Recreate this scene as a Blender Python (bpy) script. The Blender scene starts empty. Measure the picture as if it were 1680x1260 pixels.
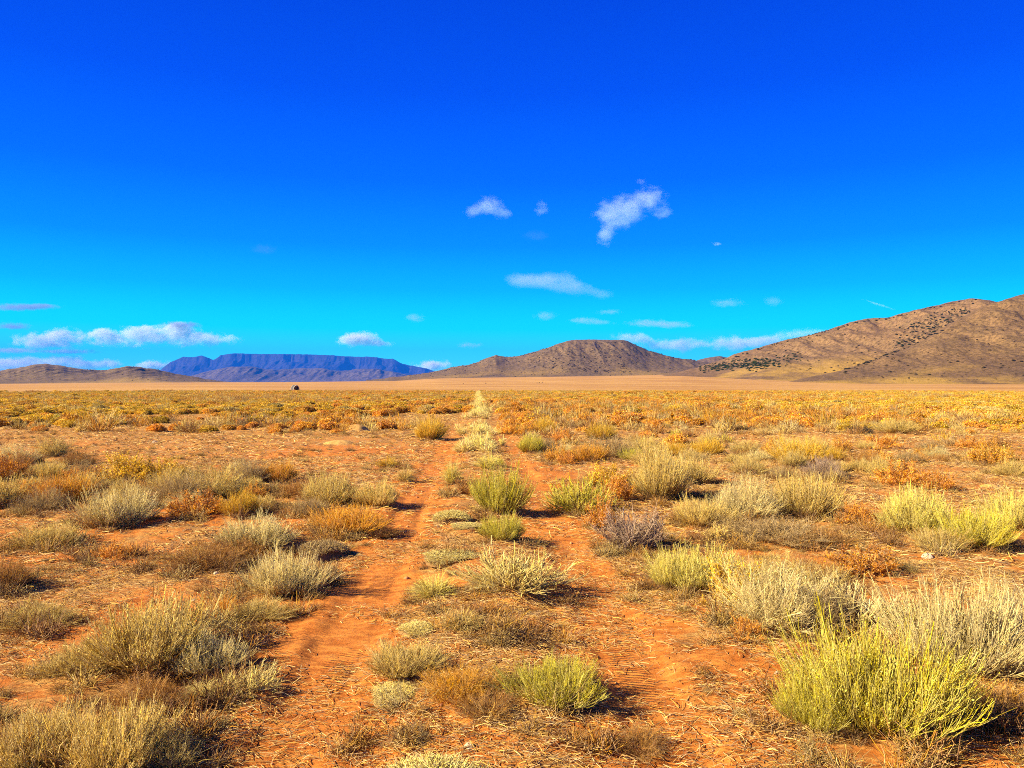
import bpy, math, random
import numpy as np
from math import radians as R, pi

random.seed(7); rng = np.random.default_rng(11)
scn = bpy.context.scene
col = scn.collection

# ------------------------------------------------------------------ camera
F = 1269.0; H = 1.6; HZ = 632.0            # focal length in photo pixels, eye height, horizon row
cam_d = bpy.data.cameras.new('camera'); cam = bpy.data.objects.new('camera', cam_d); col.objects.link(cam)
cam_d.sensor_width = 36; cam_d.sensor_fit = 'HORIZONTAL'; cam_d.lens = 36 * F / 1680
cam_d.clip_start = 0.05; cam_d.clip_end = 200000
cam.location = (0, 0, H); cam.rotation_euler = (R(90) + math.atan(2 / F), 0, 0)
scn.camera = cam

# ------------------------------------------------------------------ light
SUN_EL = R(30); SUN_AZ = R(-104)           # azimuth from +Y towards +X : the sun stands to the left, a little behind
SKY_ROT = SUN_AZ
sun_d = bpy.data.lights.new('sun', 'SUN'); sun = bpy.data.objects.new('sun', sun_d); col.objects.link(sun)
sun_d.energy = 5.0; sun_d.angle = R(0.5); sun_d.color = (1.0, 0.87, 0.56)
sun.rotation_euler = (R(90) - SUN_EL, 0, pi - SUN_AZ)
scn.view_settings.view_transform = 'Standard'; scn.view_settings.look = 'None'
scn.view_settings.exposure = 1.5; scn.view_settings.gamma = 1.0

world = bpy.data.worlds.new('World'); scn.world = world; world.use_nodes = True
nt = world.node_tree; N = nt.nodes; L = nt.links
for n in list(N): N.remove(n)
out = N.new('ShaderNodeOutputWorld'); bg = N.new('ShaderNodeBackground'); bg.inputs['Strength'].default_value = 0.1
sky = N.new('ShaderNodeTexSky'); sky.sky_type = 'NISHITA'; sky.sun_disc = False
sky.sun_elevation = SUN_EL; sky.sun_rotation = SKY_ROT
sky.altitude = 1400; sky.air_density = 1.0; sky.dust_density = 0.3; sky.ozone_density = 3.0
tc = N.new('ShaderNodeTexCoord'); sx = N.new('ShaderNodeSeparateXYZ'); L.new(tc.outputs['Generated'], sx.inputs[0])
# deep blue grade of the sky, unseen zenith darkened to cut its fill light: a filter by elevation over the physical sky
ramp = N.new('ShaderNodeValToRGB')
mr = N.new('ShaderNodeMapRange'); mr.inputs['From Min'].default_value = 0.0; mr.inputs['From Max'].default_value = 0.55
L.new(sx.outputs['Z'], mr.inputs['Value']); L.new(mr.outputs[0], ramp.inputs[0])
SKYRAMP = [(0.0, (0.14, 0.76, 0.60)), (0.06, (0.05, 0.72, 0.70)), (0.13, (0.0, 0.60, 0.74)), (0.22, (0.0, 0.33, 0.74)),
           (0.32, (0.0, 0.175, 0.72)), (0.46, (0.0, 0.090, 0.66)), (0.64, (0.0, 0.047, 0.54)), (0.86, (0.0, 0.029, 0.43)), (1.0, (0.0, 0.010, 0.12))]
els = ramp.color_ramp.elements
els[0].position = 0; els[0].color = (*SKYRAMP[0][1], 1); els[1].position = 1; els[1].color = (*SKYRAMP[-1][1], 1)
for p, c in SKYRAMP[1:-1]:
    e = els.new(p); e.color = (*c, 1)
# keep the sky texture's own slow brightness change round the horizon, normalised
bw = N.new('ShaderNodeRGBToBW'); L.new(sky.outputs[0], bw.inputs[0])
lg = N.new('ShaderNodeMapRange'); lg.inputs['From Min'].default_value = 0; lg.inputs['From Max'].default_value = 8
lg.inputs['To Min'].default_value = 5.6; lg.inputs['To Max'].default_value = 7.4; L.new(bw.outputs[0], lg.inputs['Value'])
vm = N.new('ShaderNodeVectorMath'); vm.operation = 'SCALE'; L.new(ramp.outputs[0], vm.inputs[0]); L.new(lg.outputs[0], vm.inputs['Scale'])
L.new(vm.outputs[0], bg.inputs['Color']); L.new(bg.outputs[0], out.inputs[0])

scn.cycles.use_denoising = False; scn.cycles.use_adaptive_sampling = False; scn.cycles.max_bounces = 5; scn.cycles.diffuse_bounces = 2; scn.cycles.glossy_bounces = 1
scn.cycles.transmission_bounces = 2; scn.cycles.volume_bounces = 2; scn.cycles.volume_step_rate = .5; scn.cycles.pixel_filter_type = 'BLACKMAN_HARRIS'; scn.cycles.filter_width = 1.0; scn.cycles.transparent_max_bounces = 8

# ------------------------------------------------------------------ helpers
def tag(o, label=None, cat=None, group=None, kind=None):
    if label: o['label'] = label
    if cat: o['category'] = cat
    if group: o['group'] = group
    if kind: o['kind'] = kind
    return o

def mesh_np(name, V, Fq, mat=None, attrs=None, smooth=False):
    """V (n,3), Fq (m,4 or 3) index array, attrs name -> (n,3) colours"""
    V = np.asarray(V, np.float32); Fq = np.asarray(Fq, np.int32); k = Fq.shape[1]
    me = bpy.data.meshes.new(name)
    me.vertices.add(len(V)); me.vertices.foreach_set('co', V.ravel())
    me.loops.add(Fq.size); me.loops.foreach_set('vertex_index', Fq.ravel())
    me.polygons.add(len(Fq)); me.polygons.foreach_set('loop_start', np.arange(0, Fq.size, k, dtype=np.int32))
    me.polygons.foreach_set('loop_total', np.full(len(Fq), k, np.int32))
    if smooth: me.polygons.foreach_set('use_smooth', np.ones(len(Fq), bool))
    me.update(calc_edges=True)
    for an, av in (attrs or {}).items():
        a = me.attributes.new(an, 'FLOAT_COLOR', 'POINT')
        c = np.ones((len(V), 4), np.float32); c[:, :av.shape[1]] = av; a.data.foreach_set('color', c.ravel())
    if mat: me.materials.append(mat)
    return me

def obj(name, me, parent=None):
    o = bpy.data.objects.new(name, me); col.objects.link(o)
    if parent: o.parent = parent
    return o

def _h(ix, iy, s):
    n = (ix.astype(np.int64) * 374761393 + iy.astype(np.int64) * 668265263 + s * 1442695041) & 0xffffffff
    n = ((n ^ (n >> 13)) * 1274126177) & 0xffffffff
    return ((n ^ (n >> 16)) & 0xffff) / 65535.0
def vnoise(x, y, s=0):
    x = np.asarray(x, float); y = np.asarray(y, float)
    ix = np.floor(x); iy = np.floor(y); fx = x - ix; fy = y - iy
    ix = ix.astype(np.int64); iy = iy.astype(np.int64)
    u = fx * fx * (3 - 2 * fx); v = fy * fy * (3 - 2 * fy)
    a = _h(ix, iy, s); b = _h(ix + 1, iy, s); c = _h(ix, iy + 1, s); d = _h(ix + 1, iy + 1, s)
    return (a + (b - a) * u) * (1 - v) + (c + (d - c) * u) * v
def fbm(x, y, s=0, o=4):
    t = 0; a = .5; n = 0
    for i in range(o):
        t = t + a * vnoise(x * 2 ** i, y * 2 ** i, s + i * 17); n += a; a *= .5
    return t / n * 2 - 1
def sstep(a, b, x):
    t = np.clip((x - a) / (b - a), 0, 1); return t * t * (3 - 2 * t)

def gp(px, py):                              # ground point seen at a photo pixel
    d = H * F / (py - HZ); return (px - 840) * d / F, d

# ------------------------------------------------------------------ materials
def new_mat(name):
    m = bpy.data.materials.new(name); m.use_nodes = True
    t = m.node_tree; b = t.nodes['Principled BSDF']; b.inputs['Roughness'].default_value = .9
    b.inputs['Specular IOR Level'].default_value = .15
    return m, t.nodes, t.links, b
def mixc(N, L, f, a, b, bt='MIX'):
    m = N.new('ShaderNodeMix'); m.data_type = 'RGBA'; m.blend_type = bt
    for s, v in ((m.inputs[0], f), (m.inputs[6], a), (m.inputs[7], b)):
        if isinstance(v, bpy.types.NodeSocket): L.new(v, s)
        else: s.default_value = v if isinstance(v, (int, float)) else (*v, 1)
    return m.outputs[2]
def mth(N, L, op, a, b=0.0, clamp=False):
    m = N.new('ShaderNodeMath'); m.operation = op; m.use_clamp = clamp
    for s, v in ((m.inputs[0], a), (m.inputs[1], b)):
        if isinstance(v, bpy.types.NodeSocket): L.new(v, s)
        else: s.default_value = v
    return m.outputs[0]
def noise(N, L, vec, scale, det=4, rough=.55):
    n = N.new('ShaderNodeTexNoise'); n.inputs['Scale'].default_value = scale; n.inputs['Detail'].default_value = det
    n.inputs['Roughness'].default_value = rough; L.new(vec, n.inputs['Vector']); return n.outputs['Fac']
def mapr(N, L, v, a, b, c=0.0, d=1.0):
    m = N.new('ShaderNodeMapRange'); m.interpolation_type = 'SMOOTHSTEP'
    for i, x in enumerate((a, b, c, d)): m.inputs[1 + i].default_value = x
    L.new(v, m.inputs[0]); return m.outputs[0]

def plant_mat():
    m, N, L, b = new_mat('plant')
    ca = N.new('ShaderNodeAttribute'); ca.attribute_name = 'Col'
    sp = N.new('ShaderNodeSeparateColor'); L.new(ca.outputs['Color'], sp.inputs[0])
    ti = N.new('ShaderNodeAttribute'); ti.attribute_type = 'INSTANCER'; ti.attribute_name = 'tint'
    wo = mixc(N, L, .68, ti.outputs['Color'], (.42, .23, .07))
    c = mixc(N, L, mapr(N, L, sp.outputs[0], .25, .9), wo, ti.outputs['Color'])
    hs = N.new('ShaderNodeHueSaturation'); L.new(c, hs.inputs['Color'])
    L.new(mapr(N, L, sp.outputs[1], 0, 1, .488, .510), hs.inputs['Hue'])
    L.new(mapr(N, L, sp.outputs[1], 0, 1, .55, 1.35), hs.inputs['Value'])
    L.new(mapr(N, L, sp.outputs[2], 0, 1, .8, 1.1), hs.inputs['Saturation'])
    L.new(hs.outputs[0], b.inputs['Base Color'])
    tr = N.new('ShaderNodeBsdfTranslucent'); L.new(hs.outputs[0], tr.inputs[0])
    mx = N.new('ShaderNodeMixShader'); mx.inputs[0].default_value = .25
    L.new(b.outputs[0], mx.inputs[1]); L.new(tr.outputs[0], mx.inputs[2])
    L.new(mx.outputs[0], N['Material Output'].inputs[0])
    return m
PLANT = plant_mat()

# ------------------------------------------------------------------ ground
AX = -0.0433                                   # the track runs straight towards the gap in the hills
def trk(x, y):                                  # sideways offset from the track's middle line
    return x - AX * y - 0.05 * np.sin(y * .35) * np.clip(y / 10, 0, 1)
RUT = 0.85
def ramp_px(px, pts):
    return np.interp(px, [p[0] for p in pts], [p[1] for p in pts])
# how many photo pixels the far plain climbs above eye level before the hills, by direction
RISE = [(-3000, 2), (0, 2), (250, 4), (480, 5), (650, 7), (720, 11), (800, 12.5), (1000, 15), (1116, 17), (1250, 12), (1400, 6), (1680, 4), (4000, 4)]
def gz(x, y, fine=True):
    x = np.asarray(x, float); y = np.asarray(y, float)
    r = np.hypot(x, y); yy = np.where(y > r * .15, y, r * .15)
    px = 840 + F * np.clip(x / yy, -2.3, 2.3)
    e = ramp_px(px, RISE)
    zt = H + e / F * 2000                       # height reached 2 km out
    s = sstep(230, 2000, r)
    z = zt * (0.65 * np.clip((r - 230) / 1770, 0, 1) + .35 * s)
    z = z + .35 * fbm(x / 60, y / 60, 3, 2) * sstep(25, 90, r) * (1 - sstep(200, 600, r)) * .5
    nf = 1 - sstep(25, 60, r)
    u = trk(x, y); au = np.abs(np.abs(u) - RUT)
    rut = (1 - sstep(.13, .26, au))
    z = z + nf * (.05 * fbm(x / 1.7, y / 1.7, 5, 3) * (1 - .7 * rut) - .016 * rut + .006 * (1 - sstep(.0, .14, np.abs(au - .30))) * (vnoise(x * 1.3, y * 1.3, 61)))
    z = z + nf * .04 * (1 - sstep(.2, .55, np.abs(u)))
    if fine: z = z + nf * (.026 * fbm(x / .16, y / .16, 9, 3)) * (1 - .7 * rut)
    return z

# photo-guided patches of bare red sand (px, py, half width px, half height px)
BARE = [(640, 850, 60, 60), (700, 760, 40, 25), (900, 860, 50, 40), (880, 790, 45, 30), (1000, 1030, 80, 50), (1240, 1100, 90, 40), (590, 1190, 60, 60),
        (500, 1040, 70, 40), (200, 1010, 110, 25), (60, 1040, 70, 25), (120, 880, 60, 15), (560, 745, 90, 10), (480, 760, 60, 12), (880, 930, 70, 30), (720, 1200, 70, 30),
        (130, 920, 130, 14), (500, 850, 60, 15), (1080, 1230, 130, 30), (1400, 1000, 60, 18), (1640, 1240, 70, 30), (40, 740, 40, 10), (280, 845, 70, 10), (560, 970, 50, 20)]
def ground():
    r1 = np.geomspace(.9, 45, 470); r2 = np.geomspace(45, 29000, 260)[1:]
    rr = np.concatenate([[0.02, .3, .6], r1, r2])
    a1 = np.radians(np.linspace(-58, 58, 760)); a2 = np.radians(np.linspace(58, 302, 80))[1:-1]
    aa = np.concatenate([a1, a2]); n = len(aa)
    A, RR = np.meshgrid(aa, rr); X = RR * np.sin(A); Y = RR * np.cos(A)
    Z = gz(X, Y)
    V = np.stack([X, Y, Z], -1).reshape(-1, 3)
    i = np.arange(len(rr) - 1)[:, None]; j = np.arange(n)[None, :]; j2 = (j + 1) % n
    Fq = np.stack([i * n + j, i * n + j2, (i + 1) * n + j2, (i + 1) * n + j], -1).reshape(-1, 4)
    x, y = V[:, 0], V[:, 1]; u = trk(x, y)
    rut = 1 - sstep(.12, .44, np.abs(np.abs(u) - RUT) + .22 * fbm(x * 1.7, y * 1.7, 4, 3))
    bare = np.zeros(len(x))
    for px, py, wx, wy in BARE:
        bx, by = gp(px, py); d0 = by; sxx = wx * d0 / F; syy = abs(gp(px, py - wy)[1] - gp(px, py + wy)[1]) / 2
        q = ((x - bx) / sxx) ** 2 + ((y - by) / syy) ** 2
        bare = np.maximum(bare, np.exp(-q * .9))
    r = np.hypot(x, y)
    bare = np.clip(bare + rut * (.22 + .55 * sstep(-.2, .4, fbm(x / .8, y / 1.6, 62, 3))) * (1 - .6 * sstep(14, 30, r)), 0, 1)
    bare = bare * (1 - sstep(60, 120, r))
    far = sstep(150, 230, r + 14 * fbm(x / 30, y / 30, 8, 2))
    me = mesh_np('ground', V, Fq, None, {'mask': np.stack([rut * (1 - sstep(20, 40, r)), bare, far], -1), 'mask2': np.stack([.8 * sstep(14, 34, r) * (1 - .85 * bare), (1 - sstep(.07, .11, np.abs(np.abs(np.abs(u) - RUT + .02) - .0))) * (1 - sstep(12, 22, r)), 0 * r], -1)}, smooth=True)
    m, N, L, b = new_mat('desert_floor')
    at = N.new('ShaderNodeAttribute'); at.attribute_name = 'mask'; sp = N.new('ShaderNodeSeparateColor'); L.new(at.outputs['Color'], sp.inputs[0])
    tc = N.new('ShaderNodeTexCoord'); P = tc.outputs['Object']
    st = N.new('ShaderNodeMapping'); st.inputs['Scale'].default_value = (.55, 1.4, 1); L.new(P, st.inputs['Vector']); Ps = st.outputs[0]
    n1 = noise(N, L, P, .9, 5); n2 = noise(N, L, Ps, 9, 6, .7); n3 = noise(N, L, Ps, 38, 5, .75); n4 = noise(N, L, P, 2.6, 4, .6)
    red = mixc(N, L, mapr(N, L, n2, .35, .7), (.46, .130, .018), (.76, .28, .052))
    lit = mixc(N, L, mapr(N, L, n3, .32, .68), (.24, .09, .024), (.74, .40, .11))
    lit = mixc(N, L, mapr(N, L, n1, .4, .62), lit, mixc(N, L, mapr(N, L, n3, .4, .7), (.30, .13, .035), (.78, .48, .15)))
    cov = mth(N, L, 'ADD', mth(N, L, 'MULTIPLY', n4, 1.0), mth(N, L, 'MULTIPLY', n2, .55))
    cov = mapr(N, L, mth(N, L, 'SUBTRACT', cov, mth(N, L, 'MULTIPLY', sp.outputs[1], .75)), .56, .92)
    near = mixc(N, L, cov, red, lit)
    # straw-coloured short grass of the far plain
    f1 = noise(N, L, P, .012, 5, .6); f2 = noise(N, L, P, .35, 5, .75); f3 = noise(N, L, P, .0035, 4, .5)
    farc = mixc(N, L, mapr(N, L, f1, .35, .65), (.42, .205, .062), (.58, .32, .10))
    farc = mixc(N, L, mapr(N, L, f3, .5, .7, 0, .5), farc, (.40, .20, .065))
    farc = mixc(N, L, mapr(N, L, f2, .3, .7, .55, 1.0), (.26, .14, .05), farc)
    a2 = N.new('ShaderNodeAttribute'); a2.attribute_name = 'mask2'; s2 = N.new('ShaderNodeSeparateColor'); L.new(a2.outputs['Color'], s2.inputs[0])
    near = mixc(N, L, s2.outputs[0], near, mixc(N, L, mapr(N, L, n2, .35, .65), (.30, .13, .03), (.55, .28, .065)))
    c = mixc(N, L, sp.outputs[2], near, farc)
    L.new(c, b.inputs['Base Color'])
    # tyre tread bars across the ruts, broken up by wind
    mp = N.new('ShaderNodeMapping'); mp.inputs['Rotation'].default_value = (0, 0, -AX + R(12)); L.new(P, mp.inputs['Vector'])
    wv = N.new('ShaderNodeTexWave'); wv.bands_direction = 'Y'; wv.inputs['Scale'].default_value = 9.5; wv.inputs['Distortion'].default_value = 1.2; wv.inputs['Detail Scale'].default_value = 2.0
    L.new(mp.outputs[0], wv.inputs['Vector'])
    tread = mth(N, L, 'MULTIPLY', mth(N, L, 'MULTIPLY', wv.outputs['Fac'], mapr(N, L, noise(N, L, P, 1.3, 3, .6), .47, .55)), sp.outputs[0])
    tread = mth(N, L, 'MULTIPLY', tread, s2.outputs[1])
    hgt = mth(N, L, 'ADD', mth(N, L, 'MULTIPLY', n2, .7), mth(N, L, 'MULTIPLY', n3, .5))
    hgt = mth(N, L, 'ADD', hgt, mth(N, L, 'MULTIPLY', mth(N, L, 'MULTIPLY', tread, mapr(N, L, n2, .3, .55)), .55))
    hf = mth(N, L, 'MULTIPLY', f2, 12)
    hgt = mth(N, L, 'ADD', mth(N, L, 'MULTIPLY', hgt, mth(N, L, 'SUBTRACT', 1, sp.outputs[2])), mth(N, L, 'MULTIPLY', hf, sp.outputs[2]))
    bp = N.new('ShaderNodeBump'); bp.inputs['Strength'].default_value = .9; bp.inputs['Distance'].default_value = .045
    L.new(hgt, bp.inputs['Height']); L.new(bp.outputs[0], b.inputs['Normal'])
    me.materials.append(m)
    tag(obj('ground', me), kind='structure')
ground()

# ------------------------------------------------------------------ hills
def hill_mat(name, c1, c2, c3, sc, gold=0.0, bump=1.0):
    m, N, L, b = new_mat(name)
    P = N.new('ShaderNodeTexCoord').outputs['Object']
    a = noise(N, L, P, .004 * sc, 6, .6); s = noise(N, L, P, .12 * sc, 5, .8); g = noise(N, L, P, .022 * sc, 5, .65)
    c = mixc(N, L, mapr(N, L, a, .38, .62), c1, c2)
    c = mixc(N, L, mapr(N, L, g, .42, .68, 0, .7), c, c3)
    c = mixc(N, L, mapr(N, L, s, .36, .60), (c1[0] * .42, c1[1] * .42, c1[2] * .42), c)
    if gold:
        at = N.new('ShaderNodeAttribute'); at.attribute_name = 'mask'; sp = N.new('ShaderNodeSeparateColor'); L.new(at.outputs['Color'], sp.inputs[0])
        gn = mth(N, L, 'MULTIPLY', mapr(N, L, a, .42, .6), sp.outputs[0])
        c = mixc(N, L, mth(N, L, 'MULTIPLY', gn, gold), c, (.50, .29, .04))
    L.new(c, b.inputs['Base Color'])
    h = mth(N, L, 'ADD', mth(N, L, 'MULTIPLY', g, 1.0), mth(N, L, 'MULTIPLY', s, .35))
    bp = N.new('ShaderNodeBump'); bp.inputs['Strength'].default_value = .9; bp.inputs['Distance'].default_value = 6 / sc * bump
    L.new(h, bp.inputs['Height']); L.new(bp.outputs[0], b.inputs['Normal'])
    return m

HILLS = {}
def hill(name, label_px, prof, Rr, r0, r1, mat, shape='dome', gul=.12, gsc=1.0, seed=0, nr=150, nc=420):
    """prof: silhouette in photo pixels at ridge distance Rr (number or list by px); r0/r1: foot before and behind"""
    pxs = np.linspace(prof[0][0], prof[-1][0], nc)
    row = ramp_px(pxs, prof)
    k = np.array([.25, .5, .25]); row = np.convolve(np.pad(row, 1, 'edge'), k, 'valid')
    row = row + 1.1 * fbm(pxs / 14, pxs * 0, seed + 31, 3)
    Rc = np.full(nc, float(Rr)) if np.isscalar(Rr) else ramp_px(pxs, Rr)
    R0 = np.full(nc, float(r0)) if np.isscalar(r0) else ramp_px(pxs, r0)
    tt = np.concatenate([np.linspace(0, 1, nr), np.linspace(1, 2, nr // 3)[1:]])
    T, C = np.meshgrid(tt, np.arange(nc), indexing='ij')
    Rg = np.where(T <= 1, R0[C] + (Rc[C] - R0[C]) * T, Rc[C] + (r1 - 1) * Rc[C] * (T - 1))
    Y = Rg; X = (pxs[C] - 840) / F * Rg
    wig = sstep(0, .4, T) * (1 - sstep(.75, 1, T))
    zr = H + (HZ - row[C]) / F * Rc[C]              # ridge height
    base = gz(X, Y, False) - 1.0 - 3 * (1 - sstep(0, .05, T)) * 0
    if shape == 'dome': s = np.where(T <= 1, (sstep(0, 1.12, T) / sstep(0, 1.12, 1)) ** .95, 1 - sstep(0, 1, T - 1))
    elif shape == 'skirt': s = np.where(T <= 1, .25 * T + .75 * T ** 2.1, 1 - sstep(0, 1, T - 1))
    else:                                            # mesa: talus, then a cliff, then flat top
        cl = .80 + .02 * fbm(pxs[C] / 16, T * 3, seed + 5, 3)
        s = np.where(T < cl, .66 * (T / cl) ** 1.5, .66 + .34 * sstep(0, 1, (T - cl) / .07)); s = np.where(T > 1.5, 1 - sstep(1.5, 2, T), s)
    hgt = np.maximum(zr - base, 0)
    g = fbm(X / (Rr if np.isscalar(Rr) else Rc.mean()) * 26 * gsc, Y / (Rr if np.isscalar(Rr) else Rc.mean()) * 9 * gsc, seed, 5)
    g2 = 1 - np.abs(fbm(X / Rc[C] * 55 * gsc, Y / Rc[C] * 10 * gsc, seed + 60, 4))
    Z = base + hgt * s * (1 + gul * wig * (g * 1.6 + (g2 - .75) * 1.1))
    Z = np.where(T >= 1, base + hgt * s, Z)
    # never let the flank stick out above the traced ridge
    lim = H + (zr - H) * (Rg / Rc[C]) * 1.0
    Z = np.where(T < 1, np.minimum(Z, lim - .003 * Rg * (1 - T) - .0), Z)
    V = np.stack([X, Y, Z], -1).reshape(-1, 3); nT = len(tt)
    i = np.arange(nT - 1)[:, None]; j = np.arange(nc - 1)[None, :]
    Fq = np.stack([i * nc + j, i * nc + j + 1, (i + 1) * nc + j + 1, (i + 1) * nc + j], -1).reshape(-1, 4)
    rowz = HZ - F * (Z - H) / Y
    low = (1 - sstep(.08, .38, s)).reshape(-1)
    me = mesh_np(name, V, Fq, mat, {'mask': np.stack([low, low, low], -1)}, smooth=True)
    o = tag(obj(name, me), kind='structure')
    HILLS[label_px] = (pxs, T, X, Y, Z, rowz, nr)
    return o

M_MESA = hill_mat('hazy_mesa_rock', (.050, .042, .07), (.075, .055, .08), (.04, .035, .06), .10, bump=1.2)  # blue of distant haze partly put into the rock colour
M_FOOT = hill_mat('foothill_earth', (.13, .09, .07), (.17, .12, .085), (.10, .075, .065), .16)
M_LEFT = hill_mat('left_hill_earth', (.18, .11, .045), (.23, .145, .055), (.15, .10, .038), .9, gold=.4)
M_MID = hill_mat('middle_hill_earth', (.18, .110, .056), (.215, .132, .064), (.14, .098, .050), 1.1, gold=.3)
M_RIGHT = hill_mat('right_hill_earth', (.215, .120, .056), (.26, .15, .068), (.165, .104, .048), 1.6, gold=.7)
M_SPUR = hill_mat('spur_earth', (.19, .108, .048), (.235, .135, .058), (.15, .092, .040), 2.2, gold=.6)

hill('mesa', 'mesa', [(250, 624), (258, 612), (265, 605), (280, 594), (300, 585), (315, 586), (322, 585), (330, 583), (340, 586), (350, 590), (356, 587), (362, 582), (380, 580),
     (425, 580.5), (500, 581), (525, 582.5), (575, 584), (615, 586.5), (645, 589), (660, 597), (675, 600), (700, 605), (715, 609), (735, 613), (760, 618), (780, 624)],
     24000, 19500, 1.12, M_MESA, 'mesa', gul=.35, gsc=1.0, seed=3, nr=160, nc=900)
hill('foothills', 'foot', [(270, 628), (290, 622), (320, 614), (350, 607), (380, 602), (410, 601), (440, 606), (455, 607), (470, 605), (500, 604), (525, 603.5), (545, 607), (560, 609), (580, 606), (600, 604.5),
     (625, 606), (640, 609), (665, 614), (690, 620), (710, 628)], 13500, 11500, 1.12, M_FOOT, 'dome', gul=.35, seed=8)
hill('left_hills', 'left', [(-900, 600), (-500, 606), (-200, 614), (-80, 612), (0, 608), (26, 604), (55, 598), (74, 596), (93, 599), (122, 604), (148, 607), (170, 607.7), (193, 604), (209, 601), (231, 602),
     (257, 606.8), (283, 612), (308, 616.4), (337, 622), (365, 625.5), (395, 630)], 3000, 2150, 1.3, M_LEFT, 'dome', gul=.22, seed=15, nc=700)
hill('distant_hill', 'dist', [(1100, 622), (1130, 594), (1150, 589), (1168, 586), (1182, 584), (1195, 586), (1215, 592), (1260, 600), (1320, 622)], 3600, 3100, 1.2, M_MID, 'dome', seed=19, nc=160)
hill('middle_hill', 'mid', [(600, 624), (640, 619.6), (704, 611.6), (736, 604), (768.6, 598.7), (788, 592), (800, 587), (813.6, 582.7), (833, 586), (845, 585), (865, 580), (897, 571.4), (906, 568), (916, 563.4),
     (930, 559.5), (945, 557.6), (977.5, 557), (1009.6, 557.6), (1029, 559), (1036, 562), (1045, 567), (1064, 575), (1090, 582.7), (1122, 588.5), (1160, 594), (1220, 604), (1300, 620)],
     2500, 1950, 1.25, M_MID, 'dome', gul=.11, seed=23, nc=760)
hill('right_hill', 'right', [(1040, 622), (1100, 613), (1140, 604), (1165, 596), (1188, 588.6), (1204, 582), (1236, 572.5), (1268.6, 562.8), (1300.7, 554.8), (1333, 549), (1365, 538.7), (1397, 528), (1419.6, 522.7), (1445, 521.7),
     (1461, 520.4), (1477.5, 514.6), (1509.6, 506.6), (1542, 500), (1567.5, 493.7), (1590, 489.6), (1606, 490), (1628.5, 493.7), (1644.6, 496), (1690, 500), (1850, 520), (2300, 560)],
     1500, [(1040, 1250), (1250, 820), (1680, 800), (2300, 800)], 1.3, M_RIGHT, 'dome', gul=.16, seed=42, nc=760)
hill('right_spur', 'spur', [(1250, 632.5), (1300, 625), (1350, 614), (1380, 608), (1420, 595), (1493, 569), (1515, 557), (1542, 541), (1575, 521), (1610, 503), (1640, 494), (1660, 488), (1680, 482), (1720, 470), (1800, 455), (1950, 440), (2400, 470)],
     [(1250, 720), (1400, 850), (1600, 1080), (1700, 1150), (2400, 1150)], [(1250, 690), (1400, 680), (1700, 640), (2400, 640)], 1.3, M_SPUR, 'dome', gul=.13, seed=57, nc=620)

# ------------------------------------------------------------------ plants
def tubes(Pth, rad, t, rn, sides=3):
    """Pth (n,k,3), rad (n,k), t (n,k), rn (n,2) -> verts, quads, Col"""
    n, k, _ = Pth.shape
    T = np.gradient(Pth, axis=1); T /= np.linalg.norm(T, axis=2, keepdims=True) + 1e-9
    ref = rng.normal(size=(n, 1, 3)); ref /= np.linalg.norm(ref, axis=2, keepdims=True)
    n1 = np.cross(T, ref); n1 /= np.linalg.norm(n1, axis=2, keepdims=True) + 1e-9; n2 = np.cross(T, n1)
    if sides == 2: ang = [0, pi]
    else: ang = [2 * pi * i / sides for i in range(sides)]
    V = np.stack([Pth + (n1 * math.cos(a) + n2 * math.sin(a)) * rad[..., None] for a in ang], 2)   # n,k,s,3
    s = len(ang); idx = np.arange(n * k * s).reshape(n, k, s)
    if sides == 2: Fq = np.stack([idx[:, :-1, 0], idx[:, :-1, 1], idx[:, 1:, 1], idx[:, 1:, 0]], -1).reshape(-1, 4)
    else: Fq = np.concatenate([np.stack([idx[:, :-1, a], idx[:, :-1, (a + 1) % s], idx[:, 1:, (a + 1) % s], idx[:, 1:, a]], -1).reshape(-1, 4) for a in range(s)])
    C = np.zeros((n, k, s, 3)); C[..., 0] = t[:, :, None]; C[..., 1] = rn[:, None, None, 0]; C[..., 2] = rn[:, None, None, 1]
    return V.reshape(-1, 3), Fq, C.reshape(-1, 3)
def leaves(Pc, size, rn, t=1.0, aspect=.55):
    n = len(Pc); a = rng.normal(size=(n, 3)); a[:, 2] = np.abs(a[:, 2]) + .3; a /= np.linalg.norm(a, axis=1, keepdims=True)
    b = np.cross(a, rng.normal(size=(n, 3))); b /= np.linalg.norm(b, axis=1, keepdims=True) + 1e-9
    sz = (size * rng.uniform(.6, 1.35, n))[:, None]
    V = np.stack([Pc, Pc + a * sz * .5 + b * sz * aspect * .5, Pc + a * sz, Pc + a * sz * .5 - b * sz * aspect * .5], 1).reshape(-1, 3)
    Fq = np.arange(n * 4).reshape(n, 4)
    C = np.zeros((n, 4, 3)); C[..., 0] = t; C[..., 1] = rn[:, None]; C[..., 2] = rng.random(n)[:, None]
    return V, Fq, C.reshape(-1, 3)
def join(parts):
    V, Fs, C, o = [], [], [], 0
    for v, f, c in parts:
        V.append(v); Fs.append(f + o); C.append(c); o += len(v)
    return np.concatenate(V), np.concatenate(Fs), np.concatenate(C)
def bez(a, b, c, k):
    t = np.linspace(0, 1, k)[None, :, None]
    return (1 - t) ** 2 * a[:, None] + 2 * t * (1 - t) * b[:, None] + t ** 2 * c[:, None]

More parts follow.
